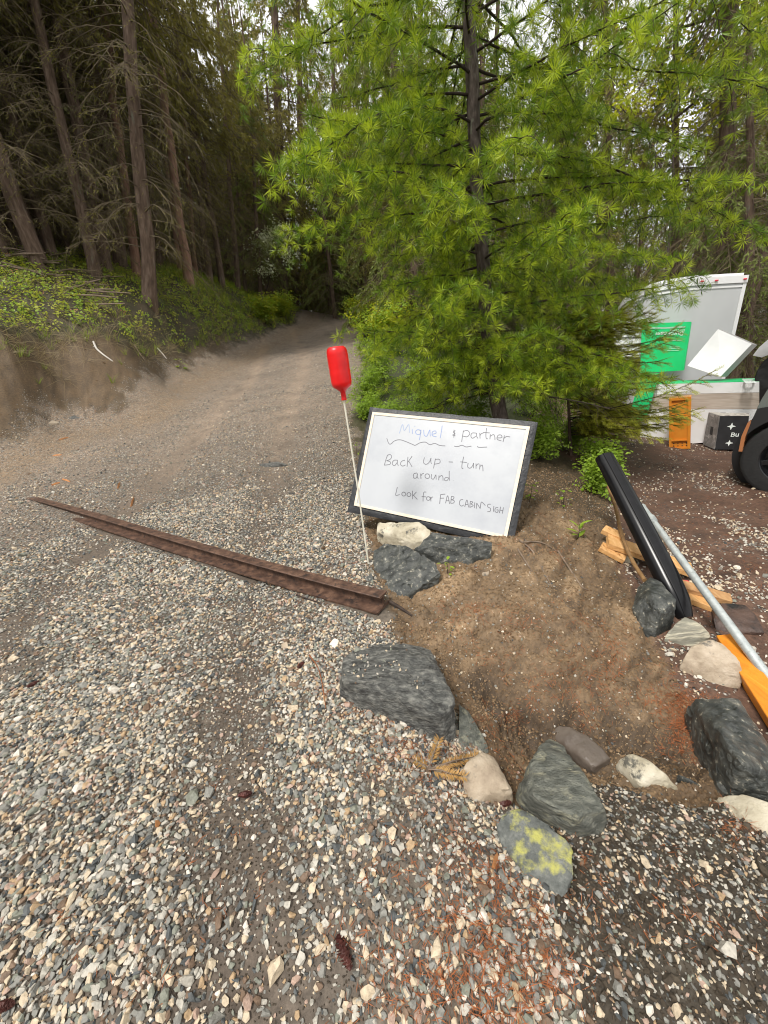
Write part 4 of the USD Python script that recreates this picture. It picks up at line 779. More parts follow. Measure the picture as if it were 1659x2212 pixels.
def hanging_branch(parent, base, az, L, g, droop, protos, tip=.35, bl=.42, step=.078, zmin=None, tw_step=.058, sc=1.0, rmain=.013):
    out = np.array([math.cos(az), math.sin(az), 0.]); side = np.array([-out[1], out[0], 0.]); n = 12; t = np.linspace(0, 1, n)
    pts = base + np.outer(t * L, out) + np.outer(L * (.12 * t - droop * t ** 1.7 + tip * .25 * t ** 4), [0, 0, 1.]) + np.cumsum(g.normal(0, .012, (n, 3)), 0)
    wood_ = MB().add(*tube(pts, np.linspace(rmain, .003, n), 5)); P_, Z_, S_ = [], [], []
    def along(p, rad0, lo=.05):
        wood_.add(*tube(p, np.linspace(rad0, .0012, len(p)), 3, False))
        seg = np.r_[0, np.cumsum(np.linalg.norm(np.diff(p, axis=0), axis=1))]
        for s in np.arange(lo * seg[-1], seg[-1] + .004, step * g.uniform(.85, 1.15)):
            q = np.array([np.interp(s, seg, p[:, k]) for k in range(3)]); d = unit(np.array([np.interp(s + .03, seg, p[:, k]) for k in range(3)]) - np.array([np.interp(s - .03, seg, p[:, k]) for k in range(3)]))
            end = s > seg[-1] - step
            P_.append(q); Z_.append(unit(d * (1.2 if end else .35) + g.normal(0, .55, 3) + [0, 0, .35])); S_.append(g.uniform(.7, 1.12) * (1.1 if end else 1))
    along(pts[4:], .005, .1)
    sl = np.arange(.16 * L, L, tw_step); sg = 1
    for s in sl:
        f = s / L; p = np.array([np.interp(f, t, pts[:, k]) for k in range(3)]); sg = -sg; l = bl * g.uniform(.5, 1.15) * (1 - .55 * f) * min(1, f * 3 + .3)
        d = unit(out * g.uniform(.25, .8) + side * sg * g.uniform(.35, 1.) + [0, 0, g.uniform(-.5, .15)]); k = np.linspace(0, 1, 5)
        along(p + np.outer(k * l, d) + np.outer(-l * g.uniform(.25, .8) * k ** 2, [0, 0, 1.]) + g.normal(0, .006, (5, 3)) * k[:, None], .003)
    P_, Z_, S_ = np.array(P_), np.array(Z_), np.array(S_) * sc
    if zmin is not None:
        k = P_[:, 2] > zmin + g.normal(0, .05, len(P_)); P_, Z_, S_ = P_[k], Z_[k], S_[k]
    b = UsdGeom.Xform.Define(stage, numbered(f'{parent.GetPath()}/branch')); bp = str(b.GetPath())
    usdkit.mesh(stage, bp + '/bough', wood_.get(), twig_m, True)
    if len(P_):
        scatter(bp + '/needle_tuft', protos, P_, mats_quat(frames(Z_, g.uniform(0, 6.28, len(P_)))), S_, g.integers(0, len(protos), len(P_)))
    return len(P_)
g = np.random.default_rng(3); nt = 0; az = 0.
zs_ = list(np.linspace(.92, 1.5, 12))
z = .98
while z < 6.2: zs_.append(z); z += g.uniform(.032, .055) if z < 4.6 else .14
for k, z in enumerate(zs_):
    az += 2.4 + g.normal(0, .25); a = az % 6.2832
    c, s_ = math.cos(a), math.sin(a)                                   # c > 0: to the right
    L = (1.36 + .62 * max(c, 0) + .02 * max(-c, 0)) * (np.interp(z, [1.0, 1.6, 3.2, 4.6, 6.2], [.72, 1.0, 1.08, 1.15, .7])) * g.uniform(.7, 1.15)
    if c < 0 and z > 2.7: L *= 1.25
    nt += hanging_branch(larch, lax(z), a, L, g, g.uniform(.12, .62), TUFTS, bl=.52, zmin=.82 + .14 * (s_ < 0))
print('larch tufts', nt)
larch2 = thing('larch_tree', 'second larch whose drooping green branches enter from the upper right corner', 'tree')
l2 = np.array([6.2, 5.6, float(gz(6.2, 5.6))]); k_ = np.linspace(0, 1, 14); t2 = l2 + np.c_[.12 * np.sin(k_ * 4), .1 * np.sin(k_ * 5 + 1), k_ * 9.5 - .2]
part('trunk', tube(t2, np.linspace(.13, .015, 14), 12), bark_larch, larch2, smooth=True)
g = np.random.default_rng(17); n2 = 0
for k, z in enumerate(np.arange(2.9, 7.2, .13)):
    a = math.radians(228) + g.normal(0, .5) if k % 4 else g.uniform(0, 6.28)
    p_ = np.array([np.interp(z, t2[:, 2], t2[:, i]) for i in range(3)]); n2 += hanging_branch(larch2, p_, a, g.uniform(2.0, 3.6), g, g.uniform(.15, .45), TUFTS, bl=.55, zmin=2.75)
print('second larch', n2)

# ------------------------------------------------------------------ young firs right of the sign
def spray(seed, L=.075):
    g = np.random.default_rng(seed); n = 40; s = np.linspace(0, L, n); sg = np.where(np.arange(n) % 2, 1., -1.)
    D = unit(np.stack([sg * g.uniform(.7, 1., n), g.normal(.1, .35, n), g.uniform(.25, .7, n)], 1))
    v, f = blades(np.stack([0 * s, 0 * s, s], 1), D, g.uniform(.022, .032, n), .0019, np.tile([0, 1., 0], (n, 1)) + g.normal(0, .2, (n, 3)))
    return v, f
SPRAYS = [(spray(k), fir_needle, False) for k in range(4)] + [(spray(9), fir_tip, False), (spray(10), fir_tip, False)]
def fir_branch(parent, base, az, L, g, rise, bare=.25, tips=.5):
    out = np.array([math.cos(az), math.sin(az), 0.]); side = np.array([-out[1], out[0], 0.]); n = 10; t = np.linspace(0, 1, n)
    pts = base + np.outer(t * L, out) + np.outer(L * (rise * t - .34 * t ** 2 + .26 * t ** 4), [0, 0, 1.]) + np.cumsum(g.normal(0, .006, (n, 3)), 0)
    wd = MB().add(*tube(pts, np.linspace(.008, .002, n), 5)); P_, Fx, S_, I_ = [], [], [], []
    def run(p, lo):
        wd.add(*tube(p, np.linspace(.003, .001, len(p)), 3, False))
        seg = np.r_[0, np.cumsum(np.linalg.norm(np.diff(p, axis=0), axis=1))]; ss = np.arange(lo, seg[-1], .062)
        for s in ss:
            q = np.array([np.interp(s, seg, p[:, k]) for k in range(3)]); d = unit(np.array([np.interp(s + .02, seg, p[:, k]) for k in range(3)]) - q + 1e-6)
            upv = np.array([0, 0, 1.]) + g.normal(0, .25, 3); x = unit(np.cross(upv, d)); y = np.cross(d, x)
            P_.append(q); Fx.append(np.stack([x, y, d], 1)); S_.append(g.uniform(.8, 1.15)); I_.append(g.integers(4, 6) if (s >= ss[-1] - .01 and g.random() < tips * 2) else g.integers(0, 4) if g.random() > tips * .8 else 4)
    run(pts, bare * L); sg = 1
    for s in np.arange(bare * L, L * .95, .055):
        f = s / L; p = np.array([np.interp(f, t, pts[:, k]) for k in range(3)]); sg = -sg; l = min(.34, .42 * L) * g.uniform(.55, 1.1) * (1 - .6 * f)
        d = unit(out * .75 + side * sg * g.uniform(.6, .95) + [0, 0, g.uniform(-.2, .1)]); k = np.linspace(0, 1, 5)
        q = p + np.outer(k * l, d) + np.outer(-.18 * l * k ** 2, [0, 0, 1.]); run(q, .02)
        if l > .16:
            for w in (-1, 1): run(q[2] + np.outer(k * l * .4, unit(d + side * w * .8)), .01)
    b = UsdGeom.Xform.Define(stage, numbered(f'{parent.GetPath()}/branch')); bp = str(b.GetPath())
    usdkit.mesh(stage, bp + '/bough', wd.get(), twig_m, True)
    scatter(bp + '/needle_spray', SPRAYS, np.array(P_), mats_quat(np.array(Fx)), np.array(S_), np.array(I_))
    return len(P_)
def fir(px, top, label, seed, zlo, zhi, step, Lr, azs):
    g = np.random.default_rng(seed); b = march(*px); q = ray(*top); tp = CAM + q * (b[1] / q[1]); x = thing('fir_sapling', label, 'tree'); n = 9
    k = np.linspace(0, 1, n)[:, None]; pts = b - [0, 0, .1] + (tp - b + [0, 0, .1]) * k + np.c_[np.cumsum(g.normal(0, .006, (n, 2)), 0), np.zeros(n)]
    part('trunk', tube(pts, np.linspace(.024, .004, n), 8), bark_dark, x, smooth=True); c = 0; z = zlo; a = seed
    while z < min(zhi, tp[2]):
        p = np.array([np.interp(z, pts[:, 2], pts[:, i]) for i in range(3)]); a_ = azs[0] + (azs[1] - azs[0]) * g.random()
        c += fir_branch(x, p, a_, g.uniform(*Lr) * np.interp(z, [zlo, zhi], [1, .6]), g, g.uniform(-.3, .5), g.uniform(.02, .1)); z += step * g.uniform(.7, 1.3)
    return c
nf_ = fir((1236, 985), (1205, 430), 'young fir with flat yellowish sprays in front of the green foam boards', 5, .30, 1.85, .034, (.8, 1.7), (-1.35, .6))
nf_ += fir((1310, 960), (1300, 600), 'second smaller fir behind the black trough, partly hidden by the first', 6, .26, 1.5, .034, (.5, .95), (-2.0, .9))
print('sprays', nf_)

# ------------------------------------------------------------------ broad leaved shrubs
def sprig(seed, n=7, L=.024, w=.6, spread=.045, rnd=True):
    g = np.random.default_rng(seed); mb = MB()
    for k in range(n):
        a = g.uniform(0, 6.28); h = g.uniform(0, spread * 1.2); p = np.array([math.cos(a), math.sin(a), 0]) * g.uniform(.2, 1) * spread * .5 + [0, 0, h]
        d = unit(np.array([math.cos(a), math.sin(a), g.uniform(-.3, .5)])); nn = unit(np.array([0, 0, 1.]) + g.normal(0, .35, 3)); s = unit(np.cross(d, nn)); nn = np.cross(s, d); l = L * g.uniform(.7, 1.25)
        out = [(0, 0), (.25, .75), (.55, 1), (.85, .65), (1, 0), (.85, -.65), (.55, -1), (.25, -.75)]
        v = [p + d * l * x + s * l * w * .5 * y - nn * l * .12 * (x ** 2 - abs(y) * .5) for x, y in out]
        mb.add(v, [(0, 1, 2), (0, 2, 3), (0, 3, 4), (0, 4, 5), (0, 5, 6), (0, 6, 7)])
    return mb.get()
SPR = [(sprig(k), leaf_bright, False) for k in range(4)]
def shrub(name, label, base, rad, hgt, n, seed, protos=SPR, sc=1.0, nstem=7, group=None, tilt=.7, cat='shrub'):
    g = np.random.default_rng(seed); x = thing(name, label, cat, None, group); st = MB(); tips = []
    for k in range(nstem):
        a = g.uniform(0, 6.28); e = np.array([math.cos(a) * rad * g.uniform(.3, 1), math.sin(a) * rad * g.uniform(.3, 1), hgt * g.uniform(.6, 1)]); t = np.linspace(0, 1, 6)[:, None]
        p = base - [0, 0, .03] + e * np.c_[t ** 1.4, t ** 1.4, t ** .85] + g.normal(0, .012, (6, 3)) * t; st.add(*tube(p, np.linspace(.006, .0015, 6), 4)); tips.append(p)
    part('stem', st.get(), twig_m, x, kind='stuff')
    pi = []
    for k in range(n):
        p = tips[g.integers(nstem)]; f = g.uniform(.15, 1) * 5; i = min(int(f), 4); q = p[i] + (p[i + 1] - p[i]) * (f - i) + g.normal(0, 1, 3) * [rad * .26, rad * .26, hgt * .10]; q[2] = max(q[2], base[2] + .02); pi.append(q)
    pi = np.array(pi); D = np.array([0, 0, 1.]) + g.normal(0, tilt * .6, (n, 3)) + unit(pi - base) * .3
    scatter(f'{x.GetPath()}/foliage', protos, pi, mats_quat(frames(D, g.uniform(0, 6.28, n))), g.uniform(.7, 1.3, n) * sc, g.integers(0, len(protos), n))
    return x
for k, (u, v, rad, h, n, lab) in enumerate([
 (795, 905, .34, .42, 300, 'round leaved green shrub at the road edge, behind the red bottle marker'), (850, 930, .36, .55, 360, 'round leaved green shrub touching the upper left corner of the whiteboard'),
 (925, 940, .38, .6, 380, 'round leaved green shrub behind the middle of the whiteboard'), (1010, 950, .34, .55, 320, 'round leaved green shrub left of the larch trunk base'),
 (1165, 990, .30, .5, 260, 'round leaved shrub right of the whiteboard top corner'), (1235, 975, .32, .5, 280, 'round leaved shrub under the young fir'), (1296, 1020, .26, .42, 220, 'round leaved shrub over the upper end of the black trough'),
 (1288, 1066, .20, .42, 150, 'small round leaved shrub in front of the upper end of the black trough'), (1195, 935, .45, .9, 380, 'leafy shrub between the larch trunk and the young fir'), (1275, 930, .45, .8, 380, 'leafy shrub behind the young fir'),
 (790, 860, .4, .6, 320, 'green shrub at the road edge further up behind the marker'), (830, 830, .55, .9, 420, 'leafy green shrub under the left branches of the larch'), (930, 880, .6, 1.0, 460, 'leafy green shrub deep behind the whiteboard'), (1150, 900, .6, 1.0, 460, 'leafy shrub behind the larch trunk on its right')]):
    shrub('shrub', lab, march(u, v), rad, h, int(n * 1.9), 50 + k, SPR, 1.2)
for k, (u, v, rad, h, n, lab) in enumerate([(768, 730, .8, 1.3, 500, 'bright green bush on the right edge of the road below its crest'), (752, 705, .9, 1.4, 450, 'bright green bush at the right of the road crest'), (800, 770, .8, 1.3, 500, 'green bush on the right verge halfway up the road'), (630, 700, .9, 1.2, 420, 'leafy bush at the left edge near the road crest'), (600, 712, .7, 1.1, 380, 'leafy bush on the left bank below the pale leaved sapling')]):
    b = march(u, v) + ([.5, 0, 0] if u > 700 else [-.5, 0, 0]); b[2] = gz(b[0], b[1]); shrub('bush', lab, b, rad, h, n, 80 + k, [(sprig(k2, 8, .07, .6, .16), leaf_yellow if k2 % 2 else leaf_bright, False) for k2 in range(4)], 1.0)
def lance(seed, n=6, L=.1):
    g = np.random.default_rng(seed); mb = MB()
    for k in range(n):
        a = g.uniform(0, 6.28); d = unit(np.array([math.cos(a), math.sin(a), g.uniform(.5, 1.4)])); s = unit(np.cross(d, [0, 0, 1.])); l = L * g.uniform(.7, 1.2); h = .02 * k
        v = [np.array([0, 0, h]) + d * l * x + s * l * .16 * y + np.array([0, 0, -.25 * l * x * x]) for x, y in [(0, 0), (.3, .9), (.6, .8), (1, 0), (.6, -.8), (.3, -.9)]]
        mb.add(v, [(0, 1, 2), (0, 2, 3), (0, 3, 4), (0, 4, 5)])
    return mb.get()
def plant(u, v, seed, n, L, spread, lab, lanceolate=False):
    b = ground(u, v); x = thing('plant', lab, 'plant'); m = lance(seed, n, L) if lanceolate else sprig(seed, n, L, .6, spread)
    vs, fs = np.asarray(m[0]), np.asarray(m[1]); per = 6 if lanceolate else 8; fk = 4 if lanceolate else 6
    cs = []
    for k in range(n):
        lv = vs[k * per:(k + 1) * per] + b + [0, 0, .015]; cs.append(lv[0]); part('leaf', (lv, fs[k * fk:(k + 1) * fk] - k * per), leaf_bright, x)
    hi = max(cs, key=lambda c: c[2]); part('stem', tube([b - [0, 0, .01], (b + hi) / 2 + [.004, 0, 0], hi + [0, 0, .004]], [.003, .0022, .0015], 5), twig_m, x)
for args in [(1248, 1165, 3, 6, .1, 0, 'small plant with pointed upright leaves on the mound', True), (1216, 1095, 31, 16, .034, .12, 'low leafy sprig growing on the mound face below the fir'), (1143, 1085, 32, 14, .036, .12, 'leafy sprig beside the lower right edge of the whiteboard'), (966, 1240, 33, 9, .028, .08, 'tiny green sprig in front of the dark boulders'),
 (1325, 1092, 34, 18, .026, .16, 'leafy sprig hanging over the black trough and stick'), (1265, 1040, 6, 7, .13, 0, 'broad leaved plant at the top of the mound under the fir', True), (770, 985, 35, 14, .034, .13, 'green sprig beside the left edge of the whiteboard'), (395, 800, 36, 16, .09, .25, 'yellow flowered leafy plant low on the left earth bank')]: plant(*args)
# pale leaved sapling on the left bank and yellow green maple at the right
def crown_tree(name, label, base, stems, clusters, protos, seed, rs=.03, cat='tree', psc=1.0):
    g = np.random.default_rng(seed); x = thing(name, label, cat); w_ = MB()
    for s in stems: w_.add(*tube(np.array(s), np.linspace(rs, rs * .25, len(s)), 6))
    part('trunk', w_.get(), twig_m, x, smooth=True, kind='stuff' if len(stems) > 1 else None)
    P_ = np.vstack([g.normal(0, 1, (n, 3)) * r + c for c, r, n in clusters]); D = np.array([0, 0, 1.]) + g.normal(0, .6, P_.shape)
    scatter(f'{x.GetPath()}/crown', protos, P_, mats_quat(frames(D, g.uniform(0, 6.28, len(P_)))), g.uniform(.7, 1.3, len(P_)) * psc, g.integers(0, len(protos), len(P_)))
sb = march(586, 668, gz) + [-.4, 0, 0]; sb[2] = gz(sb[0], sb[1]); dS = float((sb - CAM) @ Fw) - .4
PL = [(sprig(k, 6, .075, .62, .16), leaf_pale, False) for k in range(3)]
A1, A2 = at(562, 535, dS), at(600, 510, dS); A3 = at(575, 590, dS); A4 = at(620, 545, dS)
crown_tree('sapling', 'slim sapling with drooping whitish green leaves on the left bank', sb, [[sb, (sb + A2) / 2 + [.05, 0, 0], A2], [(sb + A2) / 2, A1], [(sb + A2) / 2, A3], [A2, A4]], [(A1, [.3, .25, .22], 80), (A2, [.3, .25, .2], 95), ((A1 + A2) / 2, [.28, .25, .22], 70), (A3, [.32, .25, .12], 50), (A4, [.16, .14, .3], 50)], PL, 4, .03, psc=1.25)
dM = 9.2; mbp = at(1440, 700, dM); mbp[2] = gz(mbp[0], mbp[1]); YL = [(sprig(k, 6, .06, .7, .12), leaf_yellow, False) for k in range(3)]
mst = [[mbp, at(1455, 420, dM), at(1452, 180, dM), at(1470, 20, dM)], [at(1455, 420, dM), at(1400, 300, dM), at(1340, 230, dM)], [at(1452, 260, dM), at(1540, 190, dM), at(1659, 215, dM)], [at(1452, 180, dM), at(1400, 90, dM), at(1350, 60, dM)], [at(1470, 60, dM), at(1580, 30, dM)]]
crown_tree('maple_sapling', 'slender tree with hanging yellow green leaves above the trailer', mbp, mst, [(at(u, v, dM), [a * 1.7, .4, b * 1.7], n) for u, v, a, b, n in [(1440, 205, .22, .12, 50), (1500, 160, .2, .15, 40), (1560, 215, .25, .08, 40), (1640, 215, .2, .07, 36), (1400, 100, .2, .16, 36), (1350, 240, .14, .08, 18), (1480, 60, .25, .2, 40), (1600, 60, .3, .2, 50), (1520, 280, .2, .08, 22)]], YL, 6, .035, psc=1.5)
# ------------------------------------------------------------------ things leaning and lying beside the mound
lumber_m = M('fresh_lumber', [(.3, (.40, .20, .065)), (.5, (.52, .29, .11)), (.7, (.60, .37, .17))], scale=5, rough=.6, bump=.002, bscale=40, stretch=(5, .7, 9), distortion=1.2, spots=((.26, .11, .03), 3, .6, .66))
orange_m = M('orange_stained_wood', [(.3, (.50, .155, .012)), (.6, (.62, .23, .02)), (.8, (.68, .28, .035))], scale=5, rough=.5, bump=.002, bscale=40, stretch=(5, 1, 6), distortion=1.0)
gloss_black = M('gloss_black_plastic', [(.3, (.004, .004, .0045)), (.7, (.007, .007, .008))], scale=30, rough=.25, spec=.28)
steel_m = M('galvanised_steel', [(.3, (.36, .39, .39)), (.6, (.48, .51, .5)), (.8, (.56, .58, .57))], scale=22, rough=.42, metallic=.55, spots=((.3, .32, .31), 60, .56, .66))
def on_g(u, v, h=0.0): return hpt(u, v, h)
tA, tB = at(1306, 985, 2.80), on_g(1486, 1332, .045)
tax = unit(tB - tA); tL = np.linalg.norm(tB - tA); upn = unit(np.array([-.25, -.45, 1.]) - tax * (np.array([-.25, -.45, 1.]) @ tax)); sdn = np.cross(tax, upn)
sec = [(-1.0, -.42), (-.96, .05), (-.78, .42), (-.5, .60), (-.3, .63), (-.26, .70), (-.16, .72), (.16, .72), (.26, .70), (.3, .63), (.5, .60), (.78, .42), (.96, .05), (1.0, -.42), (.9, -.46), (.86, 0), (.68, .34), (.45, .5), (0, .58), (-.45, .5), (-.68, .34), (-.86, 0), (-.9, -.46)]
sec = np.array(sec); n_ = 26; vv = []
for k in range(n_):
    s = k / (n_ - 1); w = np.interp(s, [0, .5, .8, .94, 1], [.062, .068, .068, .06, .04]); c = tA + tax * tL * s + upn * (.012 * math.sin(s * 3.1) - .03 * max(0, s - .9) / .1)
    vv.append(c + sec[:, :1] * w * sdn + sec[:, 1:] * w * .85 * upn)
ms_ = len(sec); i_, j_ = np.meshgrid(np.arange(n_ - 1), np.arange(ms_), indexing='ij')
tf_ = np.stack([i_ * ms_ + j_, (i_ + 1) * ms_ + j_, (i_ + 1) * ms_ + (j_ + 1) % ms_, i_ * ms_ + (j_ + 1) % ms_], -1).reshape(-1, 4)
endf = [(0, j, j + 1) for j in range(1, ms_ - 1)]
cp = shapely.Polygon(sec); tv2, tf2 = trimesh.creation.triangulate_polygon(cp, engine='earcut')
def endcap(k):
    idx = [int(np.argmin(((sec - p) ** 2).sum(1))) for p in tv2]; return np.array([[idx[a] for a in f] for f in tf2]) + k * ms_
vv = np.vstack(vv)
solid('black_trough', (vv, np.vstack([tf_[:, [0, 1, 2]], tf_[:, [0, 2, 3]], endcap(0), endcap(n_ - 1)[:, ::-1]])), gloss_black, 'long glossy black plastic trough leaning against the right side of the mound', 'trough', smooth=40)
cA, cB = at(1386, 1093, 2.72), on_g(1740, 1572, .03)
con = thing('steel_conduit', 'thin galvanised steel conduit lying diagonally across the right edge', 'pipe'); cd = unit(cB - cA)
part('tube', tube([cA, cA + cd * .6, cB], [.021, .0215, .022], 16), steel_m, con, smooth=40)
cj = cA + cd * np.linalg.norm(at(1411, 1129, 2.62) - cA); part('coupling', tube([cj - cd * .03, cj - cd * .026, cj + cd * .018, cj + cd * .022], [.022, .028, .028, .022], 16), steel_m, con, smooth=30)
sp_ = [on_g(u, v, h) for u, v, h in [(1314, 1050, .25), (1331, 1100, .2), (1340, 1145, .16), (1356, 1190, .12), (1372, 1222, .09), (1393, 1254, .1)]]
sp_ = catmull(sp_, 4); solid('stick', tube(sp_, np.linspace(.013, .011, len(sp_)) * (1 + .25 * rng.random(len(sp_))), 8), M('brown_stick', [(.3, (.12, .065, .025)), (.6, (.22, .125, .05)), (.8, (.3, .19, .09))], scale=30, rough=.7, bump=.004, bscale=50), 'bent brown stick standing beside the black trough', 'stick', smooth=50)
def plank(name, a, b, w, t, mat, lab, roll=0.0, cat='lumber'):
    a, b = np.asarray(a), np.asarray(b); L = np.linalg.norm(b - a); x = (b - a) / L; s = unit(np.cross([0, 0, 1.], x)); z = np.cross(x, s); c, sn = math.cos(roll), math.sin(roll); s, z = s * c + z * sn, z * c - s * sn
    return solid(name, boxm((L, w, t), .003, R=np.stack([x, s, z], 1), loc=(a + b) / 2), mat, lab, cat)
plank('plank', on_g(1312, 1168, .07), on_g(1494, 1232, .05), .14, .04, lumber_m, 'longest fresh plank passing under the black trough', .12)
plank('plank', on_g(1297, 1180, .03), on_g(1350, 1208, .02), .10, .035, lumber_m, 'short plank end sticking out below the longest plank', .05)
plank('lumber_block', on_g(1303, 1143, .10), on_g(1345, 1162, .10), .085, .038, lumber_m, 'short wood block lying on the left end of the longest plank', .1)
plank('plank', on_g(1462, 1262, .06), on_g(1578, 1296, .05), .085, .038, M('weathered_lumber', [(.3, (.24, .12, .05)), (.5, (.36, .2, .085)), (.7, (.44, .27, .13))], scale=5, rough=.65, bump=.002, bscale=40, stretch=(4, 1, 8), distortion=1.2), 'upper of two brown planks behind the foot of the trough', .1)
plank('plank', on_g(1468, 1284, .02), on_g(1550, 1314, .015), .085, .036, lumber_m, 'lower of two planks behind the foot of the trough', .0)
plank('beam', on_g(1572, 1384, .05), on_g(1745, 1650, .04), .085, .085, orange_m, 'bright orange stained beam under the steel conduit at the right edge', .35)
rcl = on_g(1477, 1256, .04); _c = MB(); _c.tm(boxm((.05, .03, .006), 0, R=rotz(-.5), loc=rcl)); _c.tm(boxm((.006, .03, .03), 0, R=rotz(-.5), loc=rcl + rotz(-.5) @ [.026, 0, -.014])); _c.tm(boxm((.006, .03, .03), 0, R=rotz(-.5), loc=rcl + rotz(-.5) @ [-.026, 0, -.014]))
solid('plastic_clip', _c.get(), plain('pink_red_plastic', (.66, .06, .07), .4), 'small pink red plastic clip on the ground behind the black trough', 'clip')

# ------------------------------------------------------------------ the yard: trailer, stacked goods, truck
trailer_white = M('trailer_white', [(.3, (.47, .48, .485)), (.7, (.51, .52, .525))], scale=2, rough=.35, spec=.5)
trim_white = plain('trim_white', (.75, .75, .75), .35); lamp_red = plain('lamp_red', (.6, .03, .05), .25); dark_seal = plain('dark_rubber', (.02, .02, .02), .7)
ZT = 2.46; fpx = [(1614, 597), (1560, 600), (1500, 604), (1450, 611), (1408, 620), (1375, 633), (1350, 648), (1338, 664)]
fo = [tuple(q) for q in catmull([on_z(u, v, ZT)[:2] for u, v in fpx], 8)]
away = unit(np.array([fo[0][0], fo[0][1]])); away = unit(np.array([.55, .83]))
fo2 = fo + [fo[-1] + away * 2.6, fo[0] + away * 3.4]
fpoly = shapely.Polygon(fo2).buffer(0)
if fpoly.geom_type != 'Polygon': fpoly = fpoly.convex_hull
tg = float(gz(fo[0][0], fo[0][1]))
tr = thing('cargo_trailer', 'white enclosed cargo trailer with rounded corner behind the stacked insulation', 'trailer')
def extr(poly, z0, z1): m = trimesh.creation.extrude_polygon(poly, z1 - z0, engine='earcut'); m.apply_translation([0, 0, z0]); return m
part('body', extr(fpoly, tg + .42, ZT - .10), trailer_white, tr, smooth=30)
part('roof_cap', extr(fpoly.buffer(.025), ZT - .10, ZT + .02), trim_white, tr, smooth=30); part('roof', extr(fpoly.buffer(-.05), ZT + .02, ZT + .07), trim_white, tr, smooth=30)
part('drip_rail', extr(fpoly.buffer(.012), ZT - .17, ZT - .14), trim_white, tr, smooth=30)
part('skirt', extr(fpoly.buffer(-.06), tg + .30, tg + .42), dark_seal, tr)
e0, e1 = np.array(fo[0]), np.array(fo[6]); ed = unit(e1 - e0); en = np.array([-ed[1], ed[0]]); en = en if en @ e0 < 0 else -en
part('corner_trim', hexa([[*(e0 + ed * a + en * o), z] for z in (tg + .42, ZT - .1) for a, o in ((-.01, .0), (.06, .0), (.06, .012), (-.01, .012))]), trim_white, tr)
for a in (.06, .62, .9):
    c = e0 + ed * np.linalg.norm(np.array(fo[16]) - e0) * a + en * .034; part('marker_lamp', boxm((.06, .025, .025), .006, R=np.array([[ed[0], en[0], 0], [ed[1], en[1], 0], [0, 0, 1.]]), loc=[*c, ZT - .045]), lamp_red, tr)
for k in range(2):
    w0 = np.array([*(np.array(fo[1]) + away * (.8 + .8 * k)), tg + .33]); 
    rw = trimesh.creation.cylinder(.33, .2, sections=24); rw.apply_transform(T(w0, frame_from([en[0], en[1], 0]))); part('wheel', rw, dark_seal, tr, smooth=30)
def vert(u, v, base, nrm=None):
    """the point over the pixel on the upright plane through base that faces the camera (or has normal nrm)"""
    q = ray(u, v); n = np.array([base[0], base[1], 0.]) if nrm is None else np.array([*nrm, 0.]); n = unit(n); return CAM + q * (((base - CAM) @ n) / (q @ n))
def slab(quad_px, base, thick, nrm=None, tilt=None):
    """block whose front face is seen at four pixels TL TR BR BL, standing on the plane through base"""
    f = [vert(u, v, base, nrm) for u, v in quad_px]; n = unit(np.array([base[0], base[1], 0.])) if nrm is None else unit(np.array([*nrm, 0.])); b = [p + n * thick for p in f]
    return hexa([f[3], f[2], b[2], b[3], f[0], f[1], b[1], b[0]]), f, n
foam_white = M('white_foam', [(.3, (.74, .74, .74)), (.7, (.8, .8, .8))], scale=4, rough=.7, bump=.003, bscale=60); foam_grey = M('dotted_grey_edge', [(.3, (.30, .29, .28)), (.6, (.38, .37, .36))], scale=60, rough=.7)
green_m = M('green_print', [(.3, (.012, .50, .15)), (.7, (.02, .58, .2))], scale=3, rough=.45); print_white = plain('print_white', (.75, .8, .77), .5); black_card = M('black_card', [(.3, (.016, .016, .018)), (.7, (.03, .03, .033))], scale=9, rough=.5)
grain_m = M('wood_look_carton', [(.3, (.34, .28, .23)), (.5, (.46, .39, .33)), (.7, (.56, .5, .44))], scale=3, rough=.6, stretch=(1, 1, 14), distortion=.6); grey_card = M('grey_print_card', [(.3, (.14, .14, .14)), (.55, (.26, .26, .26)), (.6, (.42, .42, .42))], scale=7, rough=.55, distortion=1.5)
plastic_orange = M('orange_plastic', [(.3, (.60, .20, .018)), (.7, (.68, .26, .03))], scale=6, rough=.4)
gS = on_z(1500, 958, -.23); gC = on_z(1470, 971, -.23); gB = on_z(1562, 972, -.23)
m_, f_, n_s = slab([(1383, 884), (1640, 884), (1636, 952), (1383, 962)], gS, 1.0); p1 = solid('insulation_pack', m_, foam_white, 'white wrapped pack at the bottom of the stack beside the orange crate', 'pack')
m_, _, _ = slab([(1386, 853), (1640, 848), (1640, 883.5), (1385, 883.5)], gS, .9); solid('flooring_carton', m_, grain_m, 'wood patterned carton between the white packs of the stack', 'carton')
top = thing('insulation_pack', 'white foam pack with a green printed top, uppermost of the stack', 'pack')
m_, f_, _ = slab([(1390, 831), (1640, 824), (1640, 847.5), (1387, 852.5)], gS, .85); part('foam', m_, foam_white, top)
fl, fr_ = f_[0], f_[1]; part('green_cover', hexa([fl + [0, 0, .002], fr_ + [0, 0, .002], fr_ + n_s * .85 + [0, 0, .002], fl + n_s * .85 + [0, 0, .002], fl + [0, 0, .006], fr_ + [0, 0, .006], fr_ + n_s * .85 + [0, 0, .006], fl + n_s * .85 + [0, 0, .006]]), green_m, top)
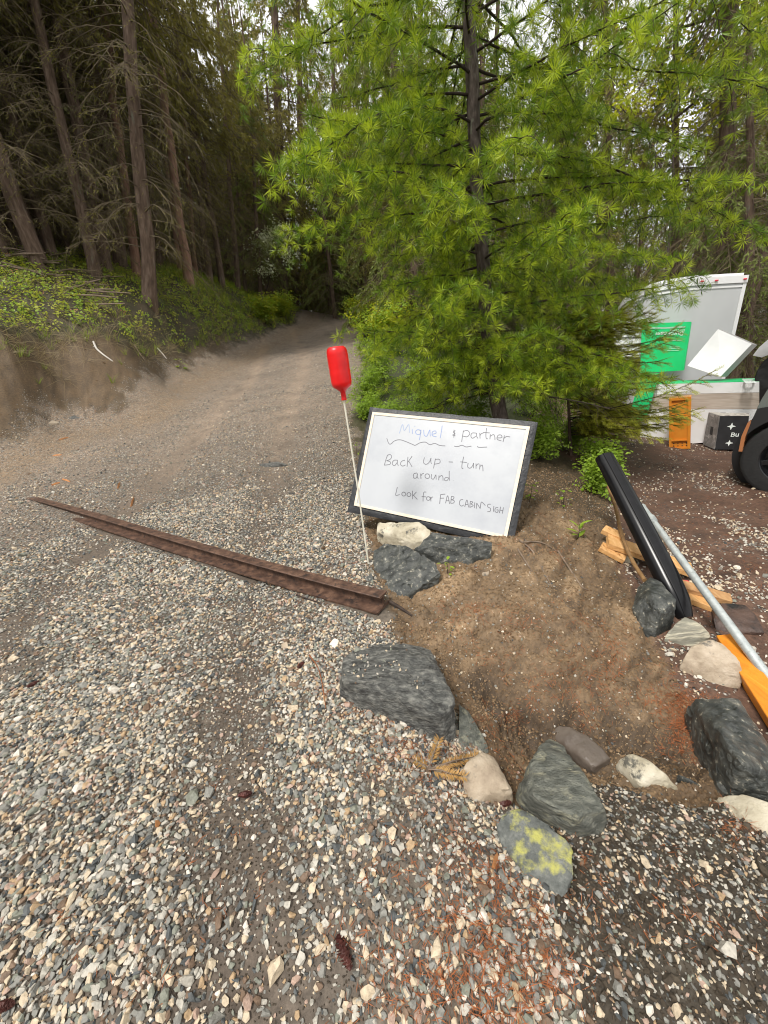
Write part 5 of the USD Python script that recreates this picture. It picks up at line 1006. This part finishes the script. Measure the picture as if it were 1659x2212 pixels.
def text_on(txt, h, o, ex, ey, mat, parent, bold=True, depth=.003, name='lettering', label=None):
    tm = meshkit.text_mesh(txt, h, depth, bold); ez = np.cross(ex, ey); v = np.asarray(o) + np.outer(tm.vertices[:, 0], ex) + np.outer(tm.vertices[:, 1], ey) + np.outer(tm.vertices[:, 2], ez)
    return part(name, (v, tm.faces), mat, parent, label=label)
ex_ = unit(fr_ - fl); text_on('DuroFoam', .16, fl + ex_ * 1.3 + n_s * .66 + [0, 0, .0065], -n_s, ex_, print_white, top, label='white brand lettering on the green top')
# upright green sheet pack with its lettering upside down
gp_ = thing('insulation_pack', 'green printed foam pack standing upright against the trailer, lettering upside down', 'pack')
gbase = gS + n_s * .95; qp = [(1386, 699), (1493, 695), (1477, 800), (1383, 806)]
m_, f_, n_g = slab(qp, gbase, .28); part('foam', m_, green_m, gp_)
ex = unit(f_[1] - f_[0]); ey = unit(f_[0] - f_[3]); ey = unit(ey - ex * (ex @ ey)); o_ = f_[1] - n_g * .004
def gtext(txt, h, dx, dy, bold=True): text_on(txt, h, o_ - ex * dx - ey * dy, -ex, -ey, print_white, gp_, bold, label='upside down white lettering')
pxm = np.linalg.norm(f_[1] - f_[0]) / 107.
gtext('DuroFoam', 9.0 * pxm, 9 * pxm, 22 * pxm); gtext('Insulation', 5 * pxm, 8 * pxm, 16.5 * pxm, False)
for k, (dy, w) in enumerate([(10.5, 80), (12.6, 80), (43, 34), (58, 24), (62, 22), (67, 26)]):
    c = o_ - ex * 9 * pxm - ey * dy * pxm; c2 = c - ex * w * pxm; part('print_line', hexa([c, c2, c2 - ey * .9 * pxm, c - ey * .9 * pxm] + [p - n_g * .003 for p in (c, c2, c2 - ey * .9 * pxm, c - ey * .9 * pxm)]), print_white, gp_)
# second green sheet lower left, and white stacked panels, behind the fir
m_, f_, _ = slab([(1386, 806), (1425, 806), (1395, 905), (1352, 920)], gS - n_s * .12, .06); solid('foam_sheet', m_, green_m, 'green foam sheet leaning low behind the young fir', 'foam sheet')
pst = thing('panel_stack', 'stack of white panels half hidden behind the fir, left of the green pack', 'panels')
for k in range(6):
    m_, _, _ = slab([(1322 + 2 * k, 690 + 15 * k), (1381, 686 + 15 * k), (1381, 696 + 15 * k), (1322 + 2 * k, 700 + 15 * k)], gS + n_s * 1.4, .5); part('panel', m_, foam_white, pst)
# tilted white foam block
m_ = None; fb = thing('foam_block', 'white foam slab tilted on its corner on top of the stack', 'foam slab'); fbb = gS + n_s * .25
_, f_, _ = slab([(1485, 790), (1551, 711), (1624, 743), (1556, 814)], fbb, .02); tlt = [.28, .62, .42, .0]; f_ = [CAM + (p - CAM) * (1 + t / np.linalg.norm(p - CAM)) for p, t in zip(f_, tlt)]; m_ = hexa([f_[3], f_[2], f_[2] + n_s * .02, f_[3] + n_s * .02, f_[0], f_[1], f_[1] + n_s * .02, f_[0] + n_s * .02]); part('face', m_, foam_white, fb)
bk_ = [p + n_s * .022 for p in f_]; wd2 = [p + n_s * .30 + np.array([.10, -.02, -.02]) for p in f_]; part('edge', hexa([bk_[0], bk_[3], bk_[2], bk_[1], wd2[0], wd2[3], wd2[2], wd2[1]]), foam_grey, fb)
# orange crate
cr = thing('plastic_crate', 'orange plastic crate standing on end in front of the white packs', 'crate')
cq = [(1445, 861), (1493, 857), (1491, 969), (1445, 971)]; m_, f_, n_c = slab(cq, gC, .30); B_ = [p + n_c * .03 for p in f_]
part('back_shell', hexa([B_[3], B_[2], B_[2] + n_c * .28, B_[3] + n_c * .28, B_[0], B_[1], B_[1] + n_c * .28, B_[0] + n_c * .28]), plastic_orange, cr)
def fq(a, b, d=0): # bilinear place on the crate front, a across, b down
    return (f_[0] * (1 - a) + f_[1] * a) * (1 - b) + (f_[3] * (1 - a) + f_[2] * a) * b + n_c * d
for a0, a1, b0, b1 in [(0, .12, 0, 1), (.86, 1, 0, 1), (.12, .86, 0, .05), (.12, .86, .82, .84), (.12, .86, .97, 1), (.12, .86, .36, .385)]:
    c = [fq(a0, b1), fq(a1, b1), fq(a1, b1, .035), fq(a0, b1, .035), fq(a0, b0), fq(a1, b0), fq(a1, b0, .035), fq(a0, b0, .035)]; part('rib', hexa(c), plastic_orange, cr)
c = [fq(.2, .34, .015), fq(.8, .34, .015), fq(.8, .34, .03), fq(.2, .34, .03), fq(.2, .12, .015), fq(.8, .12, .015), fq(.8, .12, .03), fq(.2, .12, .03)]; part('panel', hexa(c), plastic_orange, cr)
for k in range(8):
    a, b = .2 + .2 * (k % 4), .88 + .05 * (k // 4); c = [fq(a, b + .018, .024), fq(a + .05, b + .018, .024), fq(a + .05, b + .018, .031), fq(a, b + .018, .031), fq(a, b, .024), fq(a + .05, b, .024), fq(a + .05, b, .031), fq(a, b, .031)]; part('hole', hexa(c), dark_seal, cr)
# black carton with white marks
bxx = thing('carton', 'black carton with white star marks between the orange crate and the truck', 'box')
f1 = [vert(u, v, gB) for u, v in [(1556, 899), (1618, 899), (1612, 971), (1545, 971)]]; nb_ = unit(np.array([gB[0], gB[1], 0.]))
sidep = [at(1530, 892, 0) * 0 + vert(1531, 891, gB + nb_ * .28), vert(1519, 960, gB + nb_ * .28)]
b1 = [sidep[0], f1[1] + nb_ * .3, f1[2] + nb_ * .3, sidep[1]]
part('shell', hexa([f1[3], f1[2], b1[2], b1[3], f1[0], f1[1], b1[1], b1[0]]), black_card, bxx)
sn_ = unit(np.cross(f1[0] - f1[3], b1[3] - f1[3])); sn_ = sn_ if sn_ @ (CAM - f1[3]) > 0 else -sn_
L0 = [f1[3] * .98 + b1[3] * .02, b1[3], b1[0], f1[0] * .98 + b1[0] * .02]; part('side_print', hexa([p + sn_ * .001 for p in L0] + [p + sn_ * .004 for p in L0]), grey_card, bxx)
T0 = [f1[0], f1[1], b1[1], b1[0]]; part('top_flap', hexa([p + [0, 0, .002] for p in T0] + [p + [0, 0, .006] for p in T0]), M('scuffed_card', [(.4, (.3, .28, .25)), (.55, (.5, .47, .42)), (.6, (.1, .08, .08))], scale=8, rough=.6), bxx)
exb = unit(f1[2] - f1[3]); eyb = np.array([0, 0, 1.]); 
def star(c, r, lab):
    pts = []
    for k in range(8): rr_ = r if k % 2 == 0 else r * .36; a = k * math.pi / 4; pts.append(c + exb * rr_ * math.cos(a) * .95 + eyb * rr_ * math.sin(a))
    v = [c - nb_ * .003] + [p - nb_ * .003 for p in pts]; part('star_mark', (np.array(v), np.array([(0, k + 1, (k + 1) % 8 + 1) for k in range(8)])), print_white, bxx)
star(vert(1580, 921, gB), .055, ''); star(vert(1575, 957, gB), .05, '')
text_on('Bu', .058, vert(1577, 943, gB) - nb_ * .003, exb, eyb, print_white, bxx, True, .002)
# truck: profile along its length, extruded, with a wheel arch
paint = M('truck_paint', [(.3, (.085, .10, .093)), (.7, (.10, .116, .107))], scale=2, rough=.16, spec=.6, coat=1.0); black_trim = plain('black_trim', (.008, .008, .009), .5); tyre_m = M('tyre_rubber', [(.3, (.007, .007, .007)), (.7, (.014, .014, .014))], scale=30, rough=.75, bump=.004, bscale=90); glassd = plain('dark_window', (.01, .012, .014), .06, .6); rim_m = plain('black_rim', (.006, .006, .007), .3, .5); amber = plain('amber_reflector', (.30, .12, .05), .2)
WC = at(1712, 996, 3.92); tz0 = float(gz(WC[0], WC[1])); az_ = math.atan2(WC[0], WC[1]); tx = np.array([math.cos(az_), -math.sin(az_), 0.]); ty = np.array([math.sin(az_), math.cos(az_), 0.])
def tw(x, y, z): return WC + tx * x + ty * y + np.array([0, 0, 1.]) * z
truck = thing('pickup_truck', 'dark grey truck, only its rounded corner and one black wheel in view', 'truck')
def side_extr(prof, y0, y1, bev=.04):
    m = trimesh.creation.extrude_polygon(prof, 1.0, engine='earcut'); v = m.vertices; y = np.where(v[:, 2] < .5, y0, y1); return trimesh.Trimesh(np.array([tw(a, b, c) for a, b, c in zip(v[:, 0], y, v[:, 1])]), m.faces, process=False)
bodyp = shapely.Polygon([(-.40, .05), (-.405, .22), (-.385, .40), (-.355, .60), (-.305, .78), (-.22, .89), (-.1, .96), (.2, 1.0), (1.3, 1.05), (1.3, .55), (4.3, .55), (4.35, .1), (-.2, -.1)]).buffer(.02).buffer(-.02)
arch = shapely.Point(0, 0).buffer(.50, 24).union(shapely.box(-.5, -.6, .5, 0)); arch2 = shapely.Point(3.1, 0).buffer(.5, 24).union(shapely.box(2.6, -.6, 3.6, 0))
part('body', side_extr(bodyp.difference(arch).difference(arch2).buffer(0) if bodyp.difference(arch).geom_type == 'Polygon' else max(bodyp.difference(arch.union(arch2)).geoms, key=lambda q: q.area), .06, 1.75), paint, truck)
part('fender_panel', side_extr(shapely.Polygon([(-.375, .50), (-.345, .62), (-.29, .77), (-.2, .87), (-.1, .93), (.2, .97), (1.2, 1.0), (1.2, .60), (-.2, .54)]).buffer(-.02).buffer(.02), .02, .07), paint, truck)
part('wheel_arch', side_extr(shapely.Polygon([(-.40, .05), (-.405, .22), (-.385, .40), (-.355, .515), (-.2, .555), (.6, .58), (.6, -.05)]).difference(shapely.Point(0, 0).buffer(.46, 24)).buffer(0), .0, .06), black_trim, truck)
part('corner_reflector', side_extr(shapely.Polygon([(-.425, .06), (-.432, .22), (-.41, .37), (-.385, .37), (-.40, .22), (-.395, .06)]), -.012, .2), amber, truck)
part('inner_arch', side_extr(shapely.Point(0, 0).buffer(.5, 24), .3, 1.6), black_trim, truck)
part('cab', side_extr(shapely.Polygon([(1.25, .5), (1.3, .95), (1.75, 1.45), (3.4, 1.5), (3.7, 1.0), (4.3, .95), (4.3, .5)]), .12, 1.68), paint, truck); part('side_window', side_extr(shapely.Polygon([(1.55, 1.0), (1.85, 1.38), (3.3, 1.42), (3.5, 1.0)]), .105, .12), glassd, truck)
for k, x0 in enumerate((0.0, 3.1)):
    for y0 in (.14, 1.67):
        cc_ = tw(x0, y0, 0); RW = np.stack([tx, np.array([0, 0, 1.]), -ty], 1)
        wh = UsdGeom.Xform.Define(stage, numbered(f'{truck.GetPath()}/wheel')); wp = str(wh.GetPath())
        tm = trimesh.creation.revolve(np.array([(.255, -.12), (.37, -.125), (.40, -.105), (.412, -.06), (.412, .06), (.40, .105), (.37, .125), (.255, .12), (.245, .0), (.255, -.12)]), sections=48)
        g5 = (np.arctan2(tm.vertices[:, 1], tm.vertices[:, 0]) * 30 / math.pi).astype(int) % 2; rr5 = np.hypot(tm.vertices[:, 0], tm.vertices[:, 1]); tm.vertices[:, :2] *= np.where((rr5 > .405) & (g5 == 1), .985, 1)[:, None]
        usdkit.mesh(stage, wp + '/tyre', (tm.vertices @ RW.T + cc_, tm.faces), tyre_m, 40)
        rm = MB(); rmm = trimesh.creation.revolve(np.array([(0, .03), (.05, .05), (.06, .045), (.07, -.02), (.21, -.03), (.245, .09), (.262, .10), (.265, .07), (.25, -.1), (0, -.1)]), sections=36); rm.tm(rmm)
        for q in range(6):
            a = q * math.pi / 3 + .3; sp = boxm((.2, .055, .04), .006, R=rotz(a), loc=(math.cos(a) * .145, math.sin(a) * .145, .035)); rm.tm(sp)
        v, f = rm.get(); usdkit.mesh(stage, wp + '/rim', (v @ RW.T + cc_, f), rim_m, 35)
# dark covered load with a pale folded flap beyond the truck
ld = thing('covered_load', 'dark covered heap with a pale folded flap behind the truck corner', 'heap'); lb_ = at(1690, 800, 5.6)
g = np.random.default_rng(2); hp = trimesh.convex.convex_hull(np.array([vert(u, v, lb_) + ty * d for u, v in [(1630, 815), (1636, 800), (1648, 780), (1700, 745), (1760, 760), (1760, 900), (1636, 900)] for d in (0, .7)])); hp = hp.subdivide_to_size(.12); hp.vertices += noise_s(hp.vertices, 3, 3, 2)[:, None] * .1
part('cover', hp, M('dark_cover', [(.3, (.010, .010, .011)), (.7, (.022, .021, .022))], scale=5, rough=.6, bump=.01, bscale=12), ld, smooth=50)
fl_ = [vert(u, v, lb_ - ty * .08) for u, v in [(1626, 768), (1640, 750), (1665, 728), (1720, 705), (1720, 745), (1668, 764), (1645, 772)]]; fc_ = sum(fl_) / 7 + np.array([0, 0, .02]) - ty * .05
part('flap', trimesh.convex.convex_hull(np.array(fl_ + [fc_] + [p + ty * .03 for p in fl_])), M('pale_tarp', [(.3, (.5, .5, .52)), (.7, (.62, .62, .64))], scale=5, rough=.5), ld, smooth=30)

# ------------------------------------------------------------------ ground cover, grass and litter
def in_poly_pts(n, box, seed, test):
    g = np.random.default_rng(seed); x, y = g.uniform(box[0], box[1], n), g.uniform(box[2], box[3], n); k = test(x, y, g); return x[k], y[k], g
bank_up = bank_poly.difference(dirt_poly.buffer(.15)); shapely.prepare(bank_up); toe_line = shapely.LineString([tuple(p[:2]) for p in TOE]); top_line = shapely.LineString(dirt_top)
def t_cover(x, y, g):
    d = shapely.distance(toe_line, shapely.points(x, y)); q = noise_s(np.stack([x, y, 0 * x], 1), .8, 3, 61)
    dens = np.interp(d, [0, .4, 1.2, 2.8, 4.5, 7], [.1, .5, 1, 1, .45, .05]) * np.clip(.75 + 2.2 * q, .1, 1); dens = np.where(y > 10, dens * 1.3, dens)
    return shapely.contains_xy(bank_up, x, y) & (d < 9) & (g.random(len(x)) < dens)
x, y, g = in_poly_pts(30000, (-16, -2.5, 4, 30), 62, t_cover)
CV = [(sprig(k, 8, .045, .62, .11), leaf_cover if k % 2 else leaf_bright, False) for k in range(5)] + [(sprig(11, 7, .04, .6, .1), leaf_yellow, False), (sprig(12, 6, .035, .6, .1), leaf_red, False)]
N_ = gnorm(x, y, .1); scatter('/World/ground_cover', CV, np.stack([x, y, gz(x, y) + .015], 1), mats_quat(frames(N_ + g.normal(0, .3, N_.shape), g.uniform(0, 6.28, len(x)))), g.uniform(.7, 1.5, len(x)), g.choice(7, len(x), p=[.17, .20, .16, .19, .06, .20, .02]), 'low leafy ground cover on the bank left of the road', 'ground cover')
n_cov = len(x)
def grass_tuft(seed, n, L, w, spread, bend):
    g = np.random.default_rng(seed); mb = MB()
    for k in range(n):
        a = g.uniform(0, 6.28); l = L * g.uniform(.5, 1.15); d = np.array([math.cos(a), math.sin(a), 0]); p0 = d * g.uniform(0, spread); s = np.array([-d[1], d[0], 0]) * w; t = np.array([0, .35, .7, 1.0]); b = bend * g.uniform(.4, 1.3)
        c = p0 + np.outer(t ** 1.6 * l * b, d) + np.outer((t - .45 * b * t ** 2) * l, [0, 0, 1.]); ww = np.array([1, .8, .5, .08])[:, None]
        v = np.vstack([c + s * ww, c - s * ww]); mb.add(v, [(0, 1, 5, 4), (1, 2, 6, 5), (2, 3, 7, 6)])
    return mb.get()
GT = [(grass_tuft(k, 12, .28, .0035, .05, .8), grass_green, False) for k in range(3)] + [(grass_tuft(5 + k, 11, .42, .0022, .06, 1.3), grass_straw, False) for k in range(3)]
def t_grass(x, y, g):
    pt = shapely.points(x, y); d = shapely.distance(toe_line, pt); e = shapely.distance(top_line, pt); q = noise_s(np.stack([x, y, 0 * x], 1), .7, 3, 65)
    dens = np.clip(1.0 - e / .6, 0, 1) * .35 + np.interp(y, [6, 12, 16], [.06, .3, .8]) * np.interp(d, [0, .5, 3, 6], [.3, 1, .8, .15]) * np.clip(.6 + 2 * q, .1, 1)
    return (shapely.contains_xy(bank_poly, x, y)) & (d > .12) & (d < 8) & (g.random(len(x)) < dens)
x, y, g = in_poly_pts(24000, (-14, -2.5, 3.5, 30), 66, t_grass)
e = shapely.distance(top_line, shapely.points(x, y)); straw = g.random(len(x)) < np.interp(y, [8, 13, 17], [.7, .35, .1]); N_ = gnorm(x, y, .15)
down = N_ * [1, 1, 0]; Zd = np.where(straw[:, None], N_ * .6 + unit(down) * .8 + [0, 0, .15], N_ * .3 + [0, 0, 1.]) + g.normal(0, .25, N_.shape)
scatter('/World/grass', GT, np.stack([x, y, gz(x, y) - .01], 1), mats_quat(frames(Zd, g.uniform(0, 6.28, len(x)))), g.uniform(.6, 1.3, len(x)), np.where(straw, g.integers(3, 6, len(x)), g.integers(0, 3, len(x))), 'green and straw coloured grass on the left bank', 'grass')
print('cover', n_cov, 'grass', len(x))
litter_m = leaf('fallen_needle', (.13, .04, .014), (.30, .10, .035), .15, .6, 1.0)
def litter(seed, n=16, R_=.035):
    g = np.random.default_rng(seed); a = g.uniform(0, 6.28, n); P = np.c_[g.normal(0, R_ * .6, (n, 2)), g.uniform(0, .006, n)]; D = unit(np.c_[np.cos(a), np.sin(a), g.normal(0, .18, n)])
    return blades(P, D, g.uniform(.016, .03, n), .0007, np.c_[g.normal(0, .4, (n, 2)), np.ones(n)])
LT = [(litter(k), litter_m, False) for k in range(5)]; L_ = []
g = np.random.default_rng(71)
for u, v, su, sv, n in [(960, 1640, 90, 60, 260), (850, 1560, 70, 40, 120), (720, 1480, 50, 60, 110), (1080, 1950, 80, 130, 520), (1000, 2130, 130, 70, 420), (880, 2000, 140, 120, 160), (960, 1800, 90, 70, 220), (1130, 2080, 60, 90, 200), (690, 1290, 50, 30, 90), (760, 1230, 40, 40, 140), (1485, 1555, 22, 38, 420), (1450, 1520, 30, 20, 160), (1270, 1480, 70, 60, 160), (1170, 1350, 120, 50, 130), (1020, 1330, 80, 50, 100), (1330, 1420, 60, 60, 160), (1100, 1560, 50, 40, 110), (1180, 1160, 60, 30, 130), (1590, 1790, 30, 16, 50), (250, 893, 26, 7, 90), (320, 845, 50, 16, 70), (200, 905, 50, 8, 40), (500, 1380, 160, 100, 70), (300, 1700, 260, 200, 80), (1560, 1240, 70, 60, 160), (1560, 1090, 90, 60, 220), (1450, 1030, 60, 30, 90), (1400, 1900, 150, 120, 90), (420, 1080, 120, 60, 40)]:
    for _ in range(int(n * (.13 if v > 1700 and u < 1300 else .3))): L_.append(ground(g.normal(u, su), g.normal(v, sv)))
L_ = np.array(L_); scatter('/World/needle_litter', LT, L_ + [0, 0, .003], mats_quat(frames(gnorm(L_[:, 0], L_[:, 1]) + g.normal(0, .15, L_.shape), g.uniform(0, 6.28, len(L_)))), g.uniform(.8, 1.4, len(L_)), g.integers(0, 5, len(L_)), 'rust red fallen larch needles on the gravel and dirt', 'fallen needles')
# cones, chips, sticks, roots
cone_m = M('cone_scale', [(.3, (.035, .010, .008)), (.7, (.10, .03, .022))], scale=40, rough=.6); chip_m = M('orange_wood_chip', [(.3, (.30, .12, .04)), (.7, (.45, .21, .08))], scale=40, rough=.7)
def cone_mesh(seed, L=.06):
    g = np.random.default_rng(seed); mb = MB(); mb.add(*tube([[0, 0, -L / 2], [0, 0, 0], [0, 0, L / 2]], [.004, .010, .003], 6))
    for k in range(46):
        h = (k / 45 - .5) * L; a = k * 2.4; r = (.006 + .011 * math.sin(math.pi * min(1, (k + 3) / 48))) * L / .07; d = unit(np.array([math.cos(a), math.sin(a), .55])); s = np.array([-math.sin(a), math.cos(a), 0]); p = np.array([0, 0, h]); 
        mb.add([p, p + d * r * .8 + s * .006, p + d * r * 1.35, p + d * r * .8 - s * .006, p + d * r * .8 + [0, 0, .003]], [(0, 1, 4), (1, 2, 4), (2, 3, 4), (3, 0, 4), (0, 2, 1), (0, 3, 2)])
    return mb.get()
for k, (u, v, lab) in enumerate([(530, 1722, 'dark red brown cone on the gravel in the lower middle left'), (745, 2065, 'long dark cone on the gravel near the bottom'), (651, 1441, 'red brown cone on the gravel left of the biggest boulder'), (1088, 1742, 'dark red cone wedged between the tan stone and the grey boulders'), (328, 1236, 'dark cone on the road below the middle of the rail'), (75, 1482, 'small dark cone on the gravel at the far left'), (12, 2180, 'dark cone cut by the lower left corner')]):
    p = ground(u, v); m = cone_mesh(k, .042 if k != 1 else .065); R_ = frame_from([math.cos(k * 2.1), math.sin(k * 2.1), .1], k); solid('fir_cone', (np.asarray(m[0]) @ R_.T + p + [0, 0, .014], m[1]), cone_m, lab, 'fir cone')
for k, (u, v, u2, v2, lab) in enumerate([(112, 1050, 130, 1044, 'pale brown wood chip left of the others on the road beyond the rail'), (136, 1037, 152, 1042, 'orange wood chip on the road just beyond the left end of the rail'), (284, 1095, 289, 1077, 'upright orange wood chip on the road behind the rail'), (255, 1056, 259, 1044, 'reddish wood chip on the road behind the rail'), (128, 952, 148, 946, 'orange stick end at the foot of the left bank'), (115, 986, 134, 984, 'orange wood chip on the gravel at the far left'), (1066, 1880, 1074, 1850, 'orange brown wood chip beside the boulder with yellow lichen'), (340, 1790, 346, 1780, 'small orange bark flake on the gravel')]):
    a, b = ground(u, v), ground(u2, v2); L = np.linalg.norm(b - a); x_ = (b - a) / L; s = unit(np.cross([0, 0, 1.], x_)); w_ = .02 if k < 6 else .012
    m = trimesh.convex.convex_hull(np.array([a + s * w_ * .5, a - s * w_ * .4, b + s * w_ * .2, b - s * w_ * .3, a + [0, 0, .016], (a + b) / 2 + [0, 0, .022] + s * .004, b + [0, 0, .012]])); m.vertices += [0, 0, .006]; solid('wood_chip', m, chip_m, lab, 'wood chip')
root_m = M('pale_root', [(.3, (.10, .07, .05)), (.7, (.22, .165, .12))], scale=20, rough=.8)
for pts, r, mat_, lab in [([(202, 738, .06), (208, 752, .05), (222, 765, .04), (236, 775, .03), (244, 781, .02)], .022, M('white_wood', [(.3, (.42, .39, .34)), (.7, (.58, .55, .5))], scale=9, rough=.7), 'white weathered stick lying on the left earth bank'),
    ([(290, 745, .05), (303, 765, .04), (316, 782, .03)], .015, root_m, 'brown stick sticking out of the left bank below the leaves'), ([(340, 752, .05), (352, 765, .04), (360, 775, .03)], .018, M('white_wood', None or (.5, .47, .42)), 'pale broken stick at the right end of the left earth bank'),
    ([(1120, 1165, .02), (1150, 1190, .015), (1172, 1230, .012), (1192, 1268, .01)], .006, root_m, 'thin root hanging down the mound right of the whiteboard'), ([(1118, 1185, .015), (1140, 1220, .012), (1162, 1255, .008)], .005, root_m, 'short thin root nearest the lower whiteboard corner'), ([(1205, 1190, .015), (1228, 1225, .012), (1255, 1265, .008), (1270, 1275, .004)], .006, root_m, 'thin root below the small pointed leaf plant'), ([(1130, 1170, .02), (1170, 1172, .014), (1205, 1192, .01)], .005, root_m, 'thin root running sideways across the top of the mound'),
    ([(842, 1300, .02), (868, 1315, .02), (890, 1330, .01)], .012, twig_m, 'dark stub of wood just beyond the right end of the rail'), ([(668, 1415, .012), (690, 1450, .012), (704, 1530, .01)], .003, litter_m, 'thin orange twig on the gravel left of the biggest boulder'), ([(640, 1285, .02), (690, 1302, .02)], .005, twig_m, 'thin dark twig lying on the gravel over the rail foot')]:
    p = catmull([on_g(*q) for q in pts], 4); solid('root' if 'root' in lab else 'stick', tube(p, np.linspace(r, r * .5, len(p)), 6), mat_, lab, 'root' if 'root' in lab else 'stick', smooth=50)
dry_m = leaf('dry_fir_needle', (.20, .105, .03), (.36, .21, .07), .2, .6, 1.0); ds = thing('fir_sprig', 'dry orange fir sprig lying between the biggest boulder and the tan stone', 'sprig')
o0 = on_g(925, 1662, .03); wdm = MB(); dv_, di = [], 0
for tip in [(945, 1607), (1030, 1634), (975, 1672), (910, 1650)]:
    e_ = on_g(*tip, .05); L = np.linalg.norm(e_ - o0); d = (e_ - o0) / L; wdm.add(*tube([o0, (o0 + e_) / 2 + [0, 0, .01], e_], [.003, .002, .001], 5))
    for s in np.arange(.25 * L, L, .05):
        v, f = spray(int(s * 1000) % 7, .05); x_ = unit(np.cross([0, -.3, 1.], d)); y_ = np.cross(d, x_); part('needle_spray', (np.asarray(v) * [.8, .8, 1] @ np.stack([x_, y_, d], 1).T + o0 + d * s, f), dry_m, ds, kind='stuff')
part('twig', wdm.get(), root_m, ds)
bp_ = thing('brush_pile', 'pile of dead sticks under the trees at the far left', 'brush pile'); g = np.random.default_rng(14)
for k in range(46):
    u0 = g.uniform(-60, 235); a = at(u0, 553 + .21 * max(u0, 0) + g.normal(0, 9), 9.7 + g.normal(0, .35)); a[2] = float(gz(a[0], a[1])) + g.uniform(.02, .28); t = g.uniform(-.5, .5); L = g.uniform(.5, 1.6); d = unit(np.array([math.cos(t), math.sin(t), g.normal(-.1, .14)]))
    part('stick', tube([a - d * L / 2, a + [0, 0, g.normal(0, .03)], a + d * L / 2], np.array([1, .85, .5]) * g.uniform(.012, .035), 6), dead_m if k % 3 else root_m, bp_, smooth=50)
